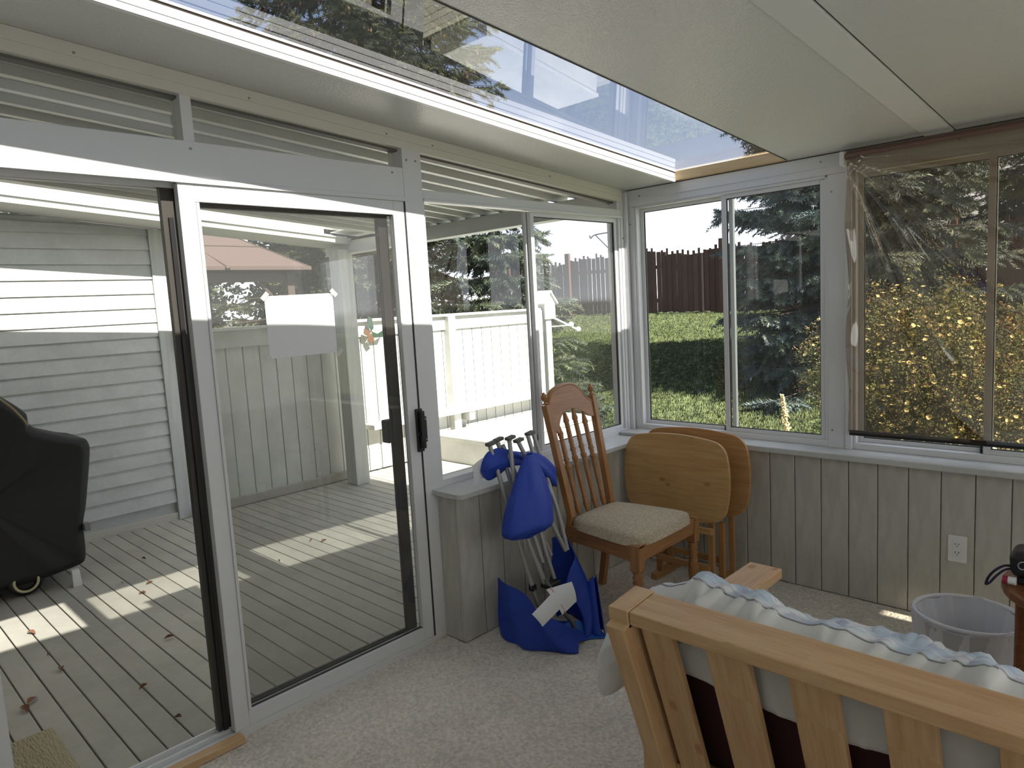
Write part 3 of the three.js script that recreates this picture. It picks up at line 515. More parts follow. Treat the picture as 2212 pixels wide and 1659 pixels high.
// ---------------------------------------------------------------- garden
const G = (x, z0) => { const z = Math.max(z0, -12.3); return  -0.35 + Math.max(0, -z - 3.3) * 0.163 * Math.min(1, Math.max(0, -z - 3.3) / 2 + 0.45) - 0.012 * (x + 5) * Math.min(1, Math.max(0, -z - 3) / 6) - Math.max(0, -z0 - 12.3) * 0.12; };
{
  const soil = std(0xffffff, { map: tex(512, (u, v) => { const a = fbm(u * 60, v * 60, 60, 61, 3), b = fbm(u * 6, v * 6, 6, 65, 4); return mix3([0.3, 0.34, 0.2], [0.38, 0.42, 0.25], a * 0.6 + b * 0.5 - 0.05); }, true, 3), roughness: 1 });
  const g = sheet(90, 90, (u, v) => { const x = -30 + 60 * u, z = 14 - 60 * v; return [x, G(x, z) - (z > 0 ? 0.05 : 0), z]; });
  const p = g.attributes.position, uv = g.attributes.uv; for (let i = 0; i < p.count; i++) uv.setXY(i, p.getX(i), p.getZ(i));
  solo('lawn', 'sloping green garden lawn beyond the windows', 'lawn', g, soil, [0, 0, 0], null, 'structure');
  // grass blades
  const bl = []; for (let i = 0; i < 9; i++) { seed(100 + i); const a = rr(0, 6.28), l = rr(0.022, 0.04), w = 0.0035, ox = rr(-0.035, 0.035), oz = rr(-0.035, 0.035), b = rr(0.006, 0.022), ca = Math.cos(a), sa = Math.sin(a); bl.push(ox - w * sa, 0, oz + w * ca, ox + w * sa, 0, oz - w * ca, ox + b * ca, l, oz + b * sa); }
  const bg = new THREE.BufferGeometry(); bg.setAttribute('position', new THREE.Float32BufferAttribute(bl, 3)); bg.computeVertexNormals();
  { const n = bg.attributes.normal; for (let i = 0; i < n.count; i++) { n.setXYZ(i, n.getX(i) * 0.3, 0.95, n.getZ(i) * 0.3); } }
  const N = 110000, im = new THREE.InstancedMesh(bg, std([1, 1, 1], { roughness: 0.8, side: THREE.DoubleSide }), N), m = new THREE.Matrix4(), c = new THREE.Color();
  seed(9);
  for (let i = 0; i < N; i++) {
    const z = -3.2 - 9.2 * Math.pow(rnd(), 1.15), x = rr(-11.5 - Math.max(0, -z - 8) * 0.3, 2.2 - Math.max(0, -z - 3) * 0.1);
    m.makeRotationY(rr(0, 6.28)); const s = rr(0.7, 1.2); m.scale(V(s, s, s)); m.setPosition(x, G(x, z), z); im.setMatrixAt(i, m);
    const k = rr(0.8, 1.2), yel = rr(0, 1); c.setRGB((0.085 + 0.035 * yel) * k, (0.125 + 0.015 * yel) * k, 0.045 * k); im.setColorAt(i, c);
  }
  im.name = 'grass'; im.userData = { label: 'short mown green grass covering the lawn slope', category: 'grass', kind: 'stuff' }; shade(im); scene.add(im);
}
{ // brown picket fence
  const g = thing('picket_fence', 'dark brown weathered picket fence at the top of the lawn', 'fence', [-7, 1, -12]);
  seed(15);
  for (let x = -13.2, i = 0; x < 0.6; x += 0.148, i++) {
    const y = G(x, -12) + 0.02, wave = 0.05 * Math.sin(x * 1.3) + 0.03 * Math.sin(x * 3.1), m = () => rnd() < 0.6 ? M.brownFence : M.brownFence2, w = rr(0.118, 0.142);
    part(g, 'picket', bx(x - w / 2, x + w / 2, y + rr(0, 0.04), y + 1.52 + wave + rr(-0.03, 0.03), -12.02, -12.0, 0, 'y'), m());
    if (rnd() < 0.85) part(g, 'picket', bx(x + 0.04, x + 0.04 + rr(0.05, 0.07), y + rr(0, 0.04), y + 1.6 + wave + rr(-0.03, 0.04), -12.075, -12.055, 0, 'y'), m());
  }
  for (const dy of [0.3, 1.15]) for (let x = -13.4; x < 0.6; x += 2.4) part(g, 'rail', hexa([[x, G(x, -12) + dy, -12.02], [x + 2.4, G(x + 2.4, -12) + dy, -12.02], [x + 2.4, G(x + 2.4, -12) + dy, -12.055], [x, G(x, -12) + dy, -12.055]], [[x, G(x, -12) + dy + 0.09, -12.02], [x + 2.4, G(x + 2.4, -12) + dy + 0.09, -12.02], [x + 2.4, G(x + 2.4, -12) + dy + 0.09, -12.055], [x, G(x, -12) + dy + 0.09, -12.055]]), M.brownFence);
  for (let x = -12.6; x < 0.6; x += 2.36) { const y = G(x, -12) - 0.1; part(g, 'post', bx(x - 0.075, x + 0.075, y, y + 1.86, -12.02, -11.93, 0.01, 'y'), M.redPost); }
}
// spray of needles along a twig
function needleSpray(n, len, nl, w, s) {
  seed(s); const pos = [], nor = [];
  for (let i = 0; i < n; i++) {
    const t = (i + 0.5) / n, a = i * 2.4 + rr(-0.3, 0.3), y = t * len, o = rr(0.6, 1) * nl * (1 - 0.35 * t), up = rr(0.35, 0.8) * o;
    const dx = Math.cos(a), dz = Math.sin(a) * 0.7, tx = -Math.sin(a), tz = Math.cos(a), W = w * rr(0.7, 1.2);
    pos.push(tx * W, y, tz * W, -tx * W, y, -tz * W, dx * o, y + up, dz * o);
    for (let k = 0; k < 3; k++) nor.push(dx * 0.7 + tx * 0.2 * (k - 1), 0.35, dz * 0.7 + 0.25);
  }
  const g = new THREE.BufferGeometry(); g.setAttribute('position', new THREE.Float32BufferAttribute(pos, 3)); g.computeVertexNormals(); return g;
}
const sprayBig = needleSpray(46, 0.3, 0.1, 0.011, 201), spraySmall = needleSpray(40, 0.2, 0.07, 0.0085, 203);
const foliageM = std([1, 1, 1], { roughness: 0.75, side: THREE.DoubleSide });
function instanced(parent, name, geo, mat, mats, cols, label) {
  const im = new THREE.InstancedMesh(geo, mat, mats.length), p = worldPos(parent), tr = new THREE.Matrix4().makeTranslation(-p.x, -p.y, -p.z);
  mats.forEach((m, i) => { im.setMatrixAt(i, m.premultiply(tr)); im.setColorAt(i, cols[i]); });
  im.name = name; im.userData.kind = 'stuff'; if (label) im.userData.label = label; shade(im); parent.add(im); return im;
}
const Y = V(0, 1, 0);
function spruce(label, [x, y, z], H, Rad, o = {}) {
  const { s = 1, from = 0.2, col = [0.1, 0.14, 0.09], geo = sprayBig, dens = 1, droop = 0.25, cones = 0, pw = 0.75, to = 1, wh = 0.3, group } = o;
  seed(s); const g = thing('spruce_tree', label, 'tree', [x, y, z], group);
  part(g, 'trunk', rod([x, y - 0.2, z], [x, y + H, z], Rad * 0.07 + 0.04, 0.02, 10), M.bark);
  const br = [], mats = [], cols = [], cm = [], cc = [];
  for (let h = from; h < H * to; h += wh * rr(0.8, 1.2)) {
    const r0 = Rad * Math.pow(Math.max(0.02, 1 - h / H), pw) * rr(0.85, 1.1), n = Math.round(7 + r0 * 1.3), a0 = rr(0, 6.28);
    for (let k = 0; k < n; k++) {
      const a = a0 + k / n * 6.283 + rr(-0.25, 0.25), r = r0 * rr(0.75, 1.12), ca = Math.cos(a), sa = Math.sin(a);
      const P = (t) => V(x + ca * r * t, y + h - droop * r * t * (1.15 - 0.55 * t * t) + 0.02, z + sa * r * t);
      br.push(rod(P(0).toArray(), P(0.5).toArray(), 0.014 + r * 0.006, 0.01, 5), rod(P(0.5).toArray(), P(1).toArray(), 0.01, 0.003, 5));
      const steps = Math.max(3, Math.round(r / 0.1 * dens));
      for (let i = 0; i < steps; i++) {
        const t = Math.pow((i + rnd()) / steps, 0.75) * 0.98 + 0.02; if (t * r < 0.12) continue;
        const p = P(t), d = P(Math.min(1, t + 0.05)).sub(P(t - 0.02)).normalize();
        for (const side of [-1, 1, 0]) {
          if (side === 0 && rnd() > 0.75) continue;
          const dir = d.clone().multiplyScalar(side === 0 ? 0.9 : 0.55).add(V(-sa * side * 0.8, rr(-0.5, 0.05) - (side === 0 ? 0.5 : 0), ca * side * 0.8)).normalize();
          const off = side * rr(0, 0.2) * Math.min(1, r * (1.1 - t) * 1.3), q = p.clone().add(V(-sa * off, -Math.abs(off) * 0.3, ca * off));
          const sc = rr(0.75, 1.3), M4 = new THREE.Matrix4().compose(q, new THREE.Quaternion().setFromUnitVectors(Y, dir).multiply(new THREE.Quaternion().setFromAxisAngle(Y, rr(0, 6.28))), V(sc, sc, sc));
          mats.push(M4); const kk = rr(0.65, 1.3), wv = rr(-0.02, 0.03); cols.push(new THREE.Color().setRGB((col[0] + wv) * kk, (col[1] + wv) * kk, col[2] * kk));
        }
        if (cones && h > H * 0.35 && t > 0.5 && rnd() < cones) { const sc = rr(0.7, 1.2); cm.push(new THREE.Matrix4().compose(p.clone().add(V(rr(-0.08, 0.08), -0.1, rr(-0.08, 0.08))), new THREE.Quaternion().setFromEuler(new THREE.Euler(rr(-0.3, 0.3), 0, rr(-0.3, 0.3))), V(sc, sc, sc))); const kk = rr(0.7, 1.3); cc.push(new THREE.Color().setRGB(0.22 * kk, 0.11 * kk, 0.05 * kk)); }
      }
    }
  }
  part(g, 'branches', merge(br), M.bark);
  instanced(g, 'foliage', geo, foliageM, mats, cols);
  if (cm.length) { const c = new THREE.SphereGeometry(0.028, 6, 6); c.scale(1, 2.4, 1); instanced(g, 'cones', c, std([1, 1, 1], { roughness: 0.8 }), cm, cc, 'brown hanging cones'); }
  return g;
}
spruce('blue spruce with grey-green drooping branches on the lawn by the picket fence', [-1.05, G(-1.05, -7.5), -7.5], 10, 2.0, { s: 41, from: 0.25, col: [0.1, 0.13, 0.115], dens: 1.5, droop: 0.34, pw: 0.5, to: 0.75, wh: 0.24 });
spruce('tall spruce full of brown cones rising above the patio roof', [-9.3, G(-9.3, -5.1), -5.1], 15, 3.2, { s: 43, from: 0.3, col: [0.065, 0.075, 0.035], cones: 0.22, dens: 0.9, droop: 0.45, pw: 0.5, to: 0.75, wh: 0.36 });
spruce('bushy spruce leaning over the end of the white board fence', [-4.9, G(-4.9, -3.7), -3.7], 3.5, 1.5, { s: 47, from: 0.4, col: [0.075, 0.095, 0.06], dens: 1.3, droop: 0.1, pw: 0.45 });
spruce('evergreen standing beyond the picket fence behind the flowering shrub', [0.7, G(0.7, -15), -15], 9, 2.5, { s: 53, from: 0.3, col: [0.08, 0.1, 0.055], dens: 0.9, droop: 0.2, pw: 0.5, to: 0.8 });
// leafy tree
function leafSpray(n, R, l, w, s) { seed(s); const pos = []; for (let i = 0; i < n; i++) { const a = rr(0, 6.28), b = rr(-1, 1), r = R * Math.cbrt(rnd()), c = V(Math.cos(a) * Math.sqrt(1 - b * b) * r, b * r, Math.sin(a) * Math.sqrt(1 - b * b) * r), d = V(rr(-1, 1), rr(-1, 0.6), rr(-1, 1)).normalize(), e = d.clone().cross(V(rr(-1, 1), rr(-1, 1), rr(-1, 1))).normalize(); const A = c, B = c.clone().addScaledVector(d, l * 0.5).addScaledVector(e, w), D = c.clone().addScaledVector(d, l * 0.5).addScaledVector(e, -w), E2 = c.clone().addScaledVector(d, l); pos.push(...A.toArray(), ...B.toArray(), ...E2.toArray(), ...A.toArray(), ...E2.toArray(), ...D.toArray()); } const g = new THREE.BufferGeometry(); g.setAttribute('position', new THREE.Float32BufferAttribute(pos, 3)); g.computeVertexNormals(); return g; }
const leaves = leafSpray(26, 0.22, 0.1, 0.03, 301);
function leafy(name, label, [x, y, z], H, Rad, n, col, geo = leaves, sc0 = 1, s = 1, low = 0.25) {
  seed(s); const g = thing(name, label, 'tree', [x, y, z]);
  const br = [rod([x, y - 0.2, z], [x, y + H * 0.7, z], 0.1, 0.05, 10)], mats = [], cols = [];
  for (let k = 0; k < 26; k++) { const a = rr(0, 6.28), h = rr(low, 0.7) * H, r = Rad * rr(0.5, 0.95); br.push(rod([x, y + h * 0.8, z], [x + Math.cos(a) * r, y + Math.min(H, h + r * 0.6), z + Math.sin(a) * r], 0.03, 0.008, 5)); }
  for (let i = 0; i < n; i++) { const a = rr(0, 6.28), b = rr(-1, 1), rad = Math.pow(rnd(), 0.4), q = Math.sqrt(1 - b * b), f = 0.8 + 0.25 * Math.sin(a * 5 + b * 6); const p = V(x + Math.cos(a) * q * rad * Rad * f, y + H * (low + 1) / 2 + b * rad * H * (1 - low) / 2 * f, z + Math.sin(a) * q * rad * Rad * f), sc = rr(0.7, 1.3) * sc0; mats.push(new THREE.Matrix4().compose(p, new THREE.Quaternion().setFromEuler(new THREE.Euler(rr(0, 6), rr(0, 6), rr(0, 6))), V(sc, sc, sc))); const k = rr(0.6, 1.35); cols.push(new THREE.Color().setRGB(col[0] * k, col[1] * k, col[2] * k)); }
  part(g, 'branches', merge(br), M.bark);
  instanced(g, 'foliage', geo, foliageM, mats, cols);
  return g;
}
leafy('leafy_tree', 'broad leafy tree standing behind the brown gazebo', [-13.6, -0.3, -1.4], 5.6, 2.3, 2600, [0.07, 0.09, 0.04], leaves, 1.3, 61, 0.02);
leafy('leafy_tree', 'dark leafy tree between the gazebo and the spruce full of cones', [-13.4, -0.3, -6.3], 5.2, 2.1, 2200, [0.06, 0.075, 0.035], leaves, 1.3, 63, 0.02);
leafy('leafy_tree', 'dense green tree beyond the shed side of the gazebo', [-14.4, -0.3, 3.4], 5.4, 2.3, 1500, [0.07, 0.09, 0.035], leaves, 1.3, 65, 0.02);
{ // gazebo
  const g = thing('gazebo', 'brown canopy gazebo with dark posts beyond the board fence', 'gazebo', [-7.5, -0.35, 0.35]);
  const x0 = -9.2, x1 = -6.0, z0 = -1.36, z1 = 2.0, ye = 2.19, ap = [-7.6, 3.25, 0.3];
  const face = (a, b) => { const e = []; e.push(...a, ...b, ...ap); const q = new THREE.BufferGeometry(); q.setAttribute('position', new THREE.Float32BufferAttribute(e, 3)); q.computeVertexNormals(); q.setAttribute('uv', new THREE.Float32BufferAttribute([0, 0, 1, 0, 0.5, 1], 2)); q.setIndex([0, 1, 2]); return thick(q, 0.015); };
  const c = [[x1, ye, z1], [x1, ye, z0], [x0, ye, z0], [x0, ye, z1]];
  for (let i = 0; i < 4; i++) part(g, 'canopy_face', face(c[i], c[(i + 1) % 4]), M.canopy);
  for (let i = 0; i < 4; i++) { const a = c[i], b = c[(i + 1) % 4]; part(g, 'valance', merge([bar([a[0], ye - 0.01, a[2]], [b[0], ye - 0.01, b[2]], 0.05, 0.02, [0, 1, 0])]), M.canopy); part(g, 'hip_seam', rod([a[0], a[1] + 0.005, a[2]], [ap[0], ap[1] + 0.005, ap[2]], 0.008, 0.008, 6), M.brownMetal); }
  part(g, 'rib', rod([x1 + 0.005, ye + 0.005, -0.22], [-7.3, 3.0, 0.28], 0.008, 0.008, 6), M.brownMetal);
  part(g, 'tier_seam', rod([-6.45, ye + 0.305, -0.9], [-6.45, ye + 0.305, 1.5], 0.006, 0.006, 6), M.brownMetal);
  { const k = new THREE.SphereGeometry(0.035, 10, 8); k.translate(x1 + 0.01, ye - 0.01, -0.22); part(g, 'knob', k, M.brownMetal); }
  for (const [x, z] of [[x1 - 0.25, z0 + 0.2], [x1 - 0.25, z1 - 0.2], [x0 + 0.25, z0 + 0.2], [x0 + 0.25, z1 - 0.2]]) part(g, 'post', bx(x - 0.05, x + 0.05, -0.36, 2.14, z - 0.05, z + 0.05), M.brownMetal);
  part(g, 'cross_beam', merge([bx(x1 - 0.3, x1 - 0.24, 2.02, 2.14, z0 + 0.2, z1 - 0.2), bx(x0 + 0.24, x0 + 0.3, 2.02, 2.14, z0 + 0.2, z1 - 0.2)]), M.brownMetal);
  part(g, 'knee_brace', rod([x1 - 0.25, 1.6, z0 + 0.25], [x1 - 0.25, 2.0, z0 + 0.62], 0.025), M.brownMetal);
}
{ // flowering shrub outside the blind
  seed(71); const cx = 1.06, cz = -2.3, gy = G(1, -2.3);
  const g = thing('flowering_shrub', 'rounded shrub covered in small yellow flowers outside the blind window', 'shrub', [cx, gy, cz]);
  const br = [], mats = [], cols = [], fm = [], fc = [];
  for (let k = 0; k < 70; k++) { const a = rr(0, 6.28), r = 0.85 * Math.sqrt(rnd()), h = rr(0.9, 1.85) * Math.sqrt(1 - r * r * 0.7); br.push(rod([cx + rr(-0.15, 0.15), gy, cz + rr(-0.15, 0.15)], [cx + Math.cos(a) * r, gy + h, cz + Math.sin(a) * r], 0.008, 0.003, 5)); }
  for (let i = 0; i < 4200; i++) { const a = rr(0, 6.28), b = rr(-0.75, 1), rad = Math.pow(rnd(), 0.33), q = Math.sqrt(1 - b * b), f = 0.85 + 0.2 * Math.sin(a * 4 + b * 5); const p = V(cx + Math.cos(a) * q * rad * 0.95 * f, gy + 0.95 + b * rad * 1.0 * f, cz + Math.sin(a) * q * rad * 0.85 * f), sc = rr(0.6, 1.2); mats.push(new THREE.Matrix4().compose(p, new THREE.Quaternion().setFromEuler(new THREE.Euler(rr(0, 6), rr(0, 6), rr(0, 6))), V(sc, sc, sc))); const k = rr(0.6, 1.3), br2 = rnd() < 0.2; cols.push(br2 ? new THREE.Color().setRGB(0.15 * k, 0.09 * k, 0.035 * k) : new THREE.Color().setRGB(0.11 * k, 0.125 * k, 0.035 * k)); if (rad > 0.75 && b > -0.4 && rnd() < 1.1) { fm.push(new THREE.Matrix4().compose(p.clone().add(V(rr(-0.05, 0.05), rr(0, 0.06), rr(-0.05, 0.05))), new THREE.Quaternion().setFromEuler(new THREE.Euler(rr(-0.9, 0.9), rr(0, 6), rr(-0.9, 0.9))), V(1, 1, 1).multiplyScalar(rr(0.7, 1.3)))); const kk = rr(0.8, 1.15); fc.push(new THREE.Color().setRGB(0.66 * kk, 0.57 * kk, 0.25 * kk)); } }
  part(g, 'stems', merge(br), M.bark);
  instanced(g, 'foliage', leafSpray(40, 0.08, 0.02, 0.005, 303), foliageM, mats, cols);
  const pet = []; for (let k = 0; k < 5; k++) { const a = k * 1.2566, c1 = Math.cos(a), s1 = Math.sin(a), r = 0.015, w = 0.008; pet.push(0, 0, 0, c1 * r * 0.7 - s1 * w, 0.004, s1 * r * 0.7 + c1 * w, c1 * r * 0.7 + s1 * w, 0.004, s1 * r * 0.7 - c1 * w, c1 * r * 0.7 - s1 * w, 0.004, s1 * r * 0.7 + c1 * w, c1 * r, 0.007, s1 * r, c1 * r * 0.7 + s1 * w, 0.004, s1 * r * 0.7 - c1 * w); }
  const pg = new THREE.BufferGeometry(); pg.setAttribute('position', new THREE.Float32BufferAttribute(pet, 3)); pg.computeVertexNormals();
  instanced(g, 'flowers', pg, foliageM, fm, fc, 'small yellow flowers');
}
{ // golden grass plume
  seed(81); const g = thing('grass_plume', 'golden feathery grass plume rising outside the window', 'plant', [0.36, -0.35, -1.5]);
  part(g, 'stalk', tube([[0.38, -0.36, -1.5], [0.37, 0.2, -1.5], [0.345, 0.5, -1.5], [0.312, 0.75, -1.5]], 0.004, 20), std([0.3, 0.25, 0.1]));
  const mats = [], cols = []; for (let i = 0; i < 260; i++) { const t = rnd(), y = 0.4 + 0.36 * t, x = 0.355 - 0.045 * t + rr(-0.03, 0.03) * (1 - t * 0.7), z = -1.5 + rr(-0.03, 0.03) * (1 - t * 0.7); mats.push(new THREE.Matrix4().compose(V(x, y, z), new THREE.Quaternion().setFromEuler(new THREE.Euler(rr(-1, 1), rr(0, 6), rr(-1, 1))), V(1, 1, 1).multiplyScalar(rr(0.5, 1)))); const k = rr(0.7, 1.2); cols.push(new THREE.Color().setRGB(0.6 * k, 0.48 * k, 0.25 * k)); }
  const s = new THREE.SphereGeometry(0.007, 5, 4); s.scale(1, 1.8, 1); instanced(g, 'seed_head', s, foliageM, mats, cols);
}

// ---------------------------------------------------------------- dining chair
{
  const g = thing('dining_chair', 'oak spindle-back dining chair with cream upholstered seat in the corner', 'chair', [0.5, 0, 0.82]);
  const bxp = (y) => 0.3 - 0.23 * (y - 0.47);                       // back plane
  const zL = (y) => 1.005 + 0.012 * (y - 0.47), zR = (y) => 0.675 - 0.075 * (y - 0.47);
  for (const [zf, s] of [[zL, 1], [zR, -1]]) {
    const bot = [bxp(0.47) - 0.075, 0, zf(0) + s * 0.03], mid = [bxp(0.47), 0.47, zf(0.47)], top = [bxp(1.03), 1.03, zf(1.03)];
    const p = part(g, 'back_post', merge([bar(bot, [mid[0], mid[1] + 0.01, mid[2]], 0.036, 0.034, [0, 0, 1]), bar(mid, top, 0.033, 0.036, [0, 0, 1])]), M.oak);
    part(p, 'finial', lathe([[0.001, 0], [0.016, 0.02], [0.016, 0.12], [0.008, 0.2], [0.008, 0.3], [0.017, 0.5], [0.019, 0.64], [0.014, 0.82], [0.007, 0.9], [0.009, 1], [0, 1]], top, [top[0] - 0.013, 1.093, top[2]]), M.oak);
  }
  { // arched crest board with a raised border
    const P = [[1.0, 0.93], [1.0, 1.01], [0.985, 1.055], [0.955, 1.09], [0.9, 1.11], [0.83, 1.118], [0.775, 1.11], [0.735, 1.085], [0.7, 1.04], [0.675, 1.02], [0.638, 1.005], [0.638, 0.93], [0.665, 0.925], [0.7, 0.935], [0.745, 0.962], [0.8, 0.985], [0.845, 0.99], [0.89, 0.982], [0.93, 0.955], [0.955, 0.915], [0.965, 0.885], [0.985, 0.9]];
    const sh = new THREE.Shape(); const c = new THREE.SplineCurve([...P.slice(1, 11)].map(([z, y]) => new THREE.Vector2(z, y)));
    sh.moveTo(...P[0]); c.getPoints(40).forEach((q) => sh.lineTo(q.x, q.y)); sh.lineTo(...P[11]);
    new THREE.SplineCurve(P.slice(12).map(([z, y]) => new THREE.Vector2(z, y))).getPoints(40).forEach((q) => sh.lineTo(q.x, q.y));
    const put = (e, dx) => { const p = e.attributes.position; for (let i = 0; i < p.count; i++) { const z = p.getX(i), y = p.getY(i), d = p.getZ(i); p.setXYZ(i, bxp(y) + dx + d, y, z); } const q = e.index ? e.toNonIndexed() : e; const a = q.attributes.position.array; for (let i = 0; i < a.length; i += 9) for (let k = 0; k < 3; k++) { const t = a[i + 3 + k]; a[i + 3 + k] = a[i + 6 + k]; a[i + 6 + k] = t; } q.computeVertexNormals(); return uvm(q, 'z'); };
    const crest = part(g, 'crest_board', put(extrude(sh, 0.016, 0.003), -0.009), M.oak);
    part(crest, 'raised_border', tube(c.getPoints(24).map((q) => [bxp(q.y) + 0.006, q.y - 0.006, q.x]), 0.0075, 50, 8), M.oak);
    part(crest, 'inner_moulding', tube(c.getPoints(24).map((q) => { const k = 0.86, zc = 0.825, yc = 0.96; return [bxp(q.y) + 0.008, yc + (q.y - yc) * 0.78, zc + (q.x - zc) * k]; }), 0.0035, 50, 6), M.oak);
  }
  const sp = [[0.008, 0], [0.011, 0.03], [0.016, 0.08], [0.0115, 0.11], [0.014, 0.12], [0.0115, 0.13], [0.014, 0.14], [0.0115, 0.155], [0.0125, 0.3], [0.013, 0.46], [0.0105, 0.475], [0.0145, 0.485], [0.0105, 0.495], [0.0165, 0.52], [0.0165, 0.54], [0.011, 0.565], [0.0145, 0.575], [0.011, 0.585], [0.0165, 0.615], [0.011, 0.645], [0.0145, 0.655], [0.011, 0.665], [0.013, 0.68], [0.0125, 0.82], [0.011, 0.825], [0.0145, 0.835], [0.0105, 0.845], [0.0145, 0.86], [0.0115, 0.87], [0.0165, 0.895], [0.0115, 0.945], [0.007, 1]];
  [[0.95, 0.945, 0.92], [0.885, 0.875, 0.985], [0.813, 0.805, 0.99], [0.738, 0.735, 0.955]].forEach(([zt, zb, yt]) => part(g, 'spindle', lathe(sp, [bxp(0.47) + 0.002, 0.47, zb], [bxp(yt), yt, zt], 14), M.oak));
  // seat frame and turned front legs
  const A = [0.285, 1.015], B = [0.285, 0.655], Cc = [0.735, 0.56], D = [0.735, 1.08];
  const apron = (p, q) => part(g, 'apron', bar([p[0], 0.395, p[1]], [q[0], 0.395, q[1]], 0.075, 0.022, [0, 1, 0]), M.oak);
  apron(A, D); apron(B, Cc); apron(Cc, D); apron(B, A);
  for (const [x, z] of [[0.725, 1.065], [0.725, 0.575]]) {
    const l = part(g, 'front_leg', lathe([[0.011, 0], [0.017, 0.06], [0.021, 0.12], [0.014, 0.17], [0.022, 0.2], [0.017, 0.22], [0.024, 0.25], [0.021, 0.3], [0.027, 0.5], [0.026, 0.62], [0.018, 0.78], [0.026, 0.82], [0.02, 0.86], [0.027, 0.9], [0.02, 0.94], [0.026, 1]], [x, 0, z], [x, 0.31, z], 18), M.oak);
    part(l, 'leg_block', bx(x - 0.025, x + 0.025, 0.31, 0.435, z - 0.025, z + 0.025, 0.004, 'y'), M.oak);
  }
  // padded seat
  const N = 28, seat = sheet(N, N, (u, v) => {
    const a = u * 2 - 1, b = v * 2 - 1, k = 0.16, sq = (t, o) => t * (1 - k * Math.pow(Math.abs(o), 4) * Math.pow(Math.abs(t), 3));
    const uu = (sq(a, b) + 1) / 2, vv = (sq(b, a) + 1) / 2;
    const x = 0.275 + 0.49 * uu, zm = 0.835 + 0.0 * x, half = 0.2 + 0.075 * uu;
    const e = Math.max(Math.abs(a), Math.abs(b)), h = Math.pow(Math.max(0, 1 - Math.pow(e, 5)), 0.45);
    return [x, 0.428 + 0.055 * h + 0.012 * (1 - a * a) * (1 - b * b), zm + (1 - 2 * vv) * half];
  });
  part(g, 'seat_cushion', uvm(mergeGeometries([seat]), 'x'), M.seatCloth, 'cream woven upholstery');
  part(g, 'seat_board', hexa([[0.29, 0.425, 1.03], [0.75, 0.425, 1.085], [0.75, 0.425, 0.585], [0.29, 0.425, 0.64]], [[0.29, 0.435, 1.03], [0.75, 0.435, 1.085], [0.75, 0.435, 0.585], [0.29, 0.435, 0.64]]), M.oak);
}
// ---------------------------------------------------------------- tray tables in their rack
function trayShape(w, h) {
  const s = new THREE.Shape(), a = w / 2, b = h / 2, r = 0.09, bow = 0.035;
  s.moveTo(-a + r, -b); s.quadraticCurveTo(0, -b - bow, a - r, -b); s.quadraticCurveTo(a - 0.012, -b + 0.012, a, -b + r); s.quadraticCurveTo(a + bow * 0.7, 0, a, b - r); s.quadraticCurveTo(a - 0.012, b - 0.012, a - r, b); s.quadraticCurveTo(0, b + bow, -a + r, b); s.quadraticCurveTo(-a + 0.012, b - 0.012, -a, b - r); s.quadraticCurveTo(-a - bow * 0.7, 0, -a, -b + r); s.quadraticCurveTo(-a + 0.012, -b + 0.012, -a + r, -b);
  return s;
}
function trayTable(label, x, y, z, tilt, m) {
  const g = thing('tray_table', label, 'tray table', [x, 0.03, z], 'folded wooden tray tables');
  const e = extrude(trayShape(0.615, 0.43), 0.013, 0.003); e.rotateX(-tilt); e.translate(x, y, z);
  part(g, 'tabletop', uvm(e, 'x'), m);
  for (const s of [-1, 1]) part(g, 'leg', bar([x + s * 0.2, 0.05, z - 0.02], [x + s * 0.2, y + 0.12, z - 0.012 - 0.0], 0.03, 0.016, [1, 0, 0]), M.trayLeg);
  part(g, 'under_rail', bar([x - 0.21, y - 0.1, z - 0.014], [x + 0.21, y - 0.1, z - 0.014], 0.03, 0.012, [0, 1, 0]), M.trayLeg);
  return g;
}
trayTable('light wooden folding tray table with bowed edges in front of its twin', 0.497, 0.562, 0.345, 0.05, M.tray);
trayTable('wooden folding tray table stored behind the front tray against the wall', 0.56, 0.585, 0.245, 0.03, M.trayLeg);
{
  const g = thing('tray_rack', 'pine storage rack holding the two folded tray tables', 'rack', [0.55, 0, 0.33]);
  for (const x of [0.42, 0.735]) {
    part(g, 'foot', bx(x - 0.02, x + 0.02, 0, 0.035, 0.19, 0.47, 0.004, 'z'), M.trayLeg);
    for (const z of [0.29, 0.405]) part(g, 'upright', bx(x - 0.016, x + 0.016, 0.035, z > 0.35 ? 0.33 : 0.33, z - 0.012, z + 0.012, 0.003, 'y'), M.trayLeg);
  }
  part(g, 'cross_rail', bx(0.42, 0.735, 0.1, 0.135, 0.278, 0.288, 0.003, 'x'), M.trayLeg);
  part(g, 'cross_rail', bx(0.42, 0.735, 0.1, 0.135, 0.418, 0.43, 0.003, 'x'), M.trayLeg);
  part(g, 'handle_rail', bx(0.6, 0.75, 0.3, 0.335, 0.418, 0.43, 0.003, 'x'), M.tray);
}
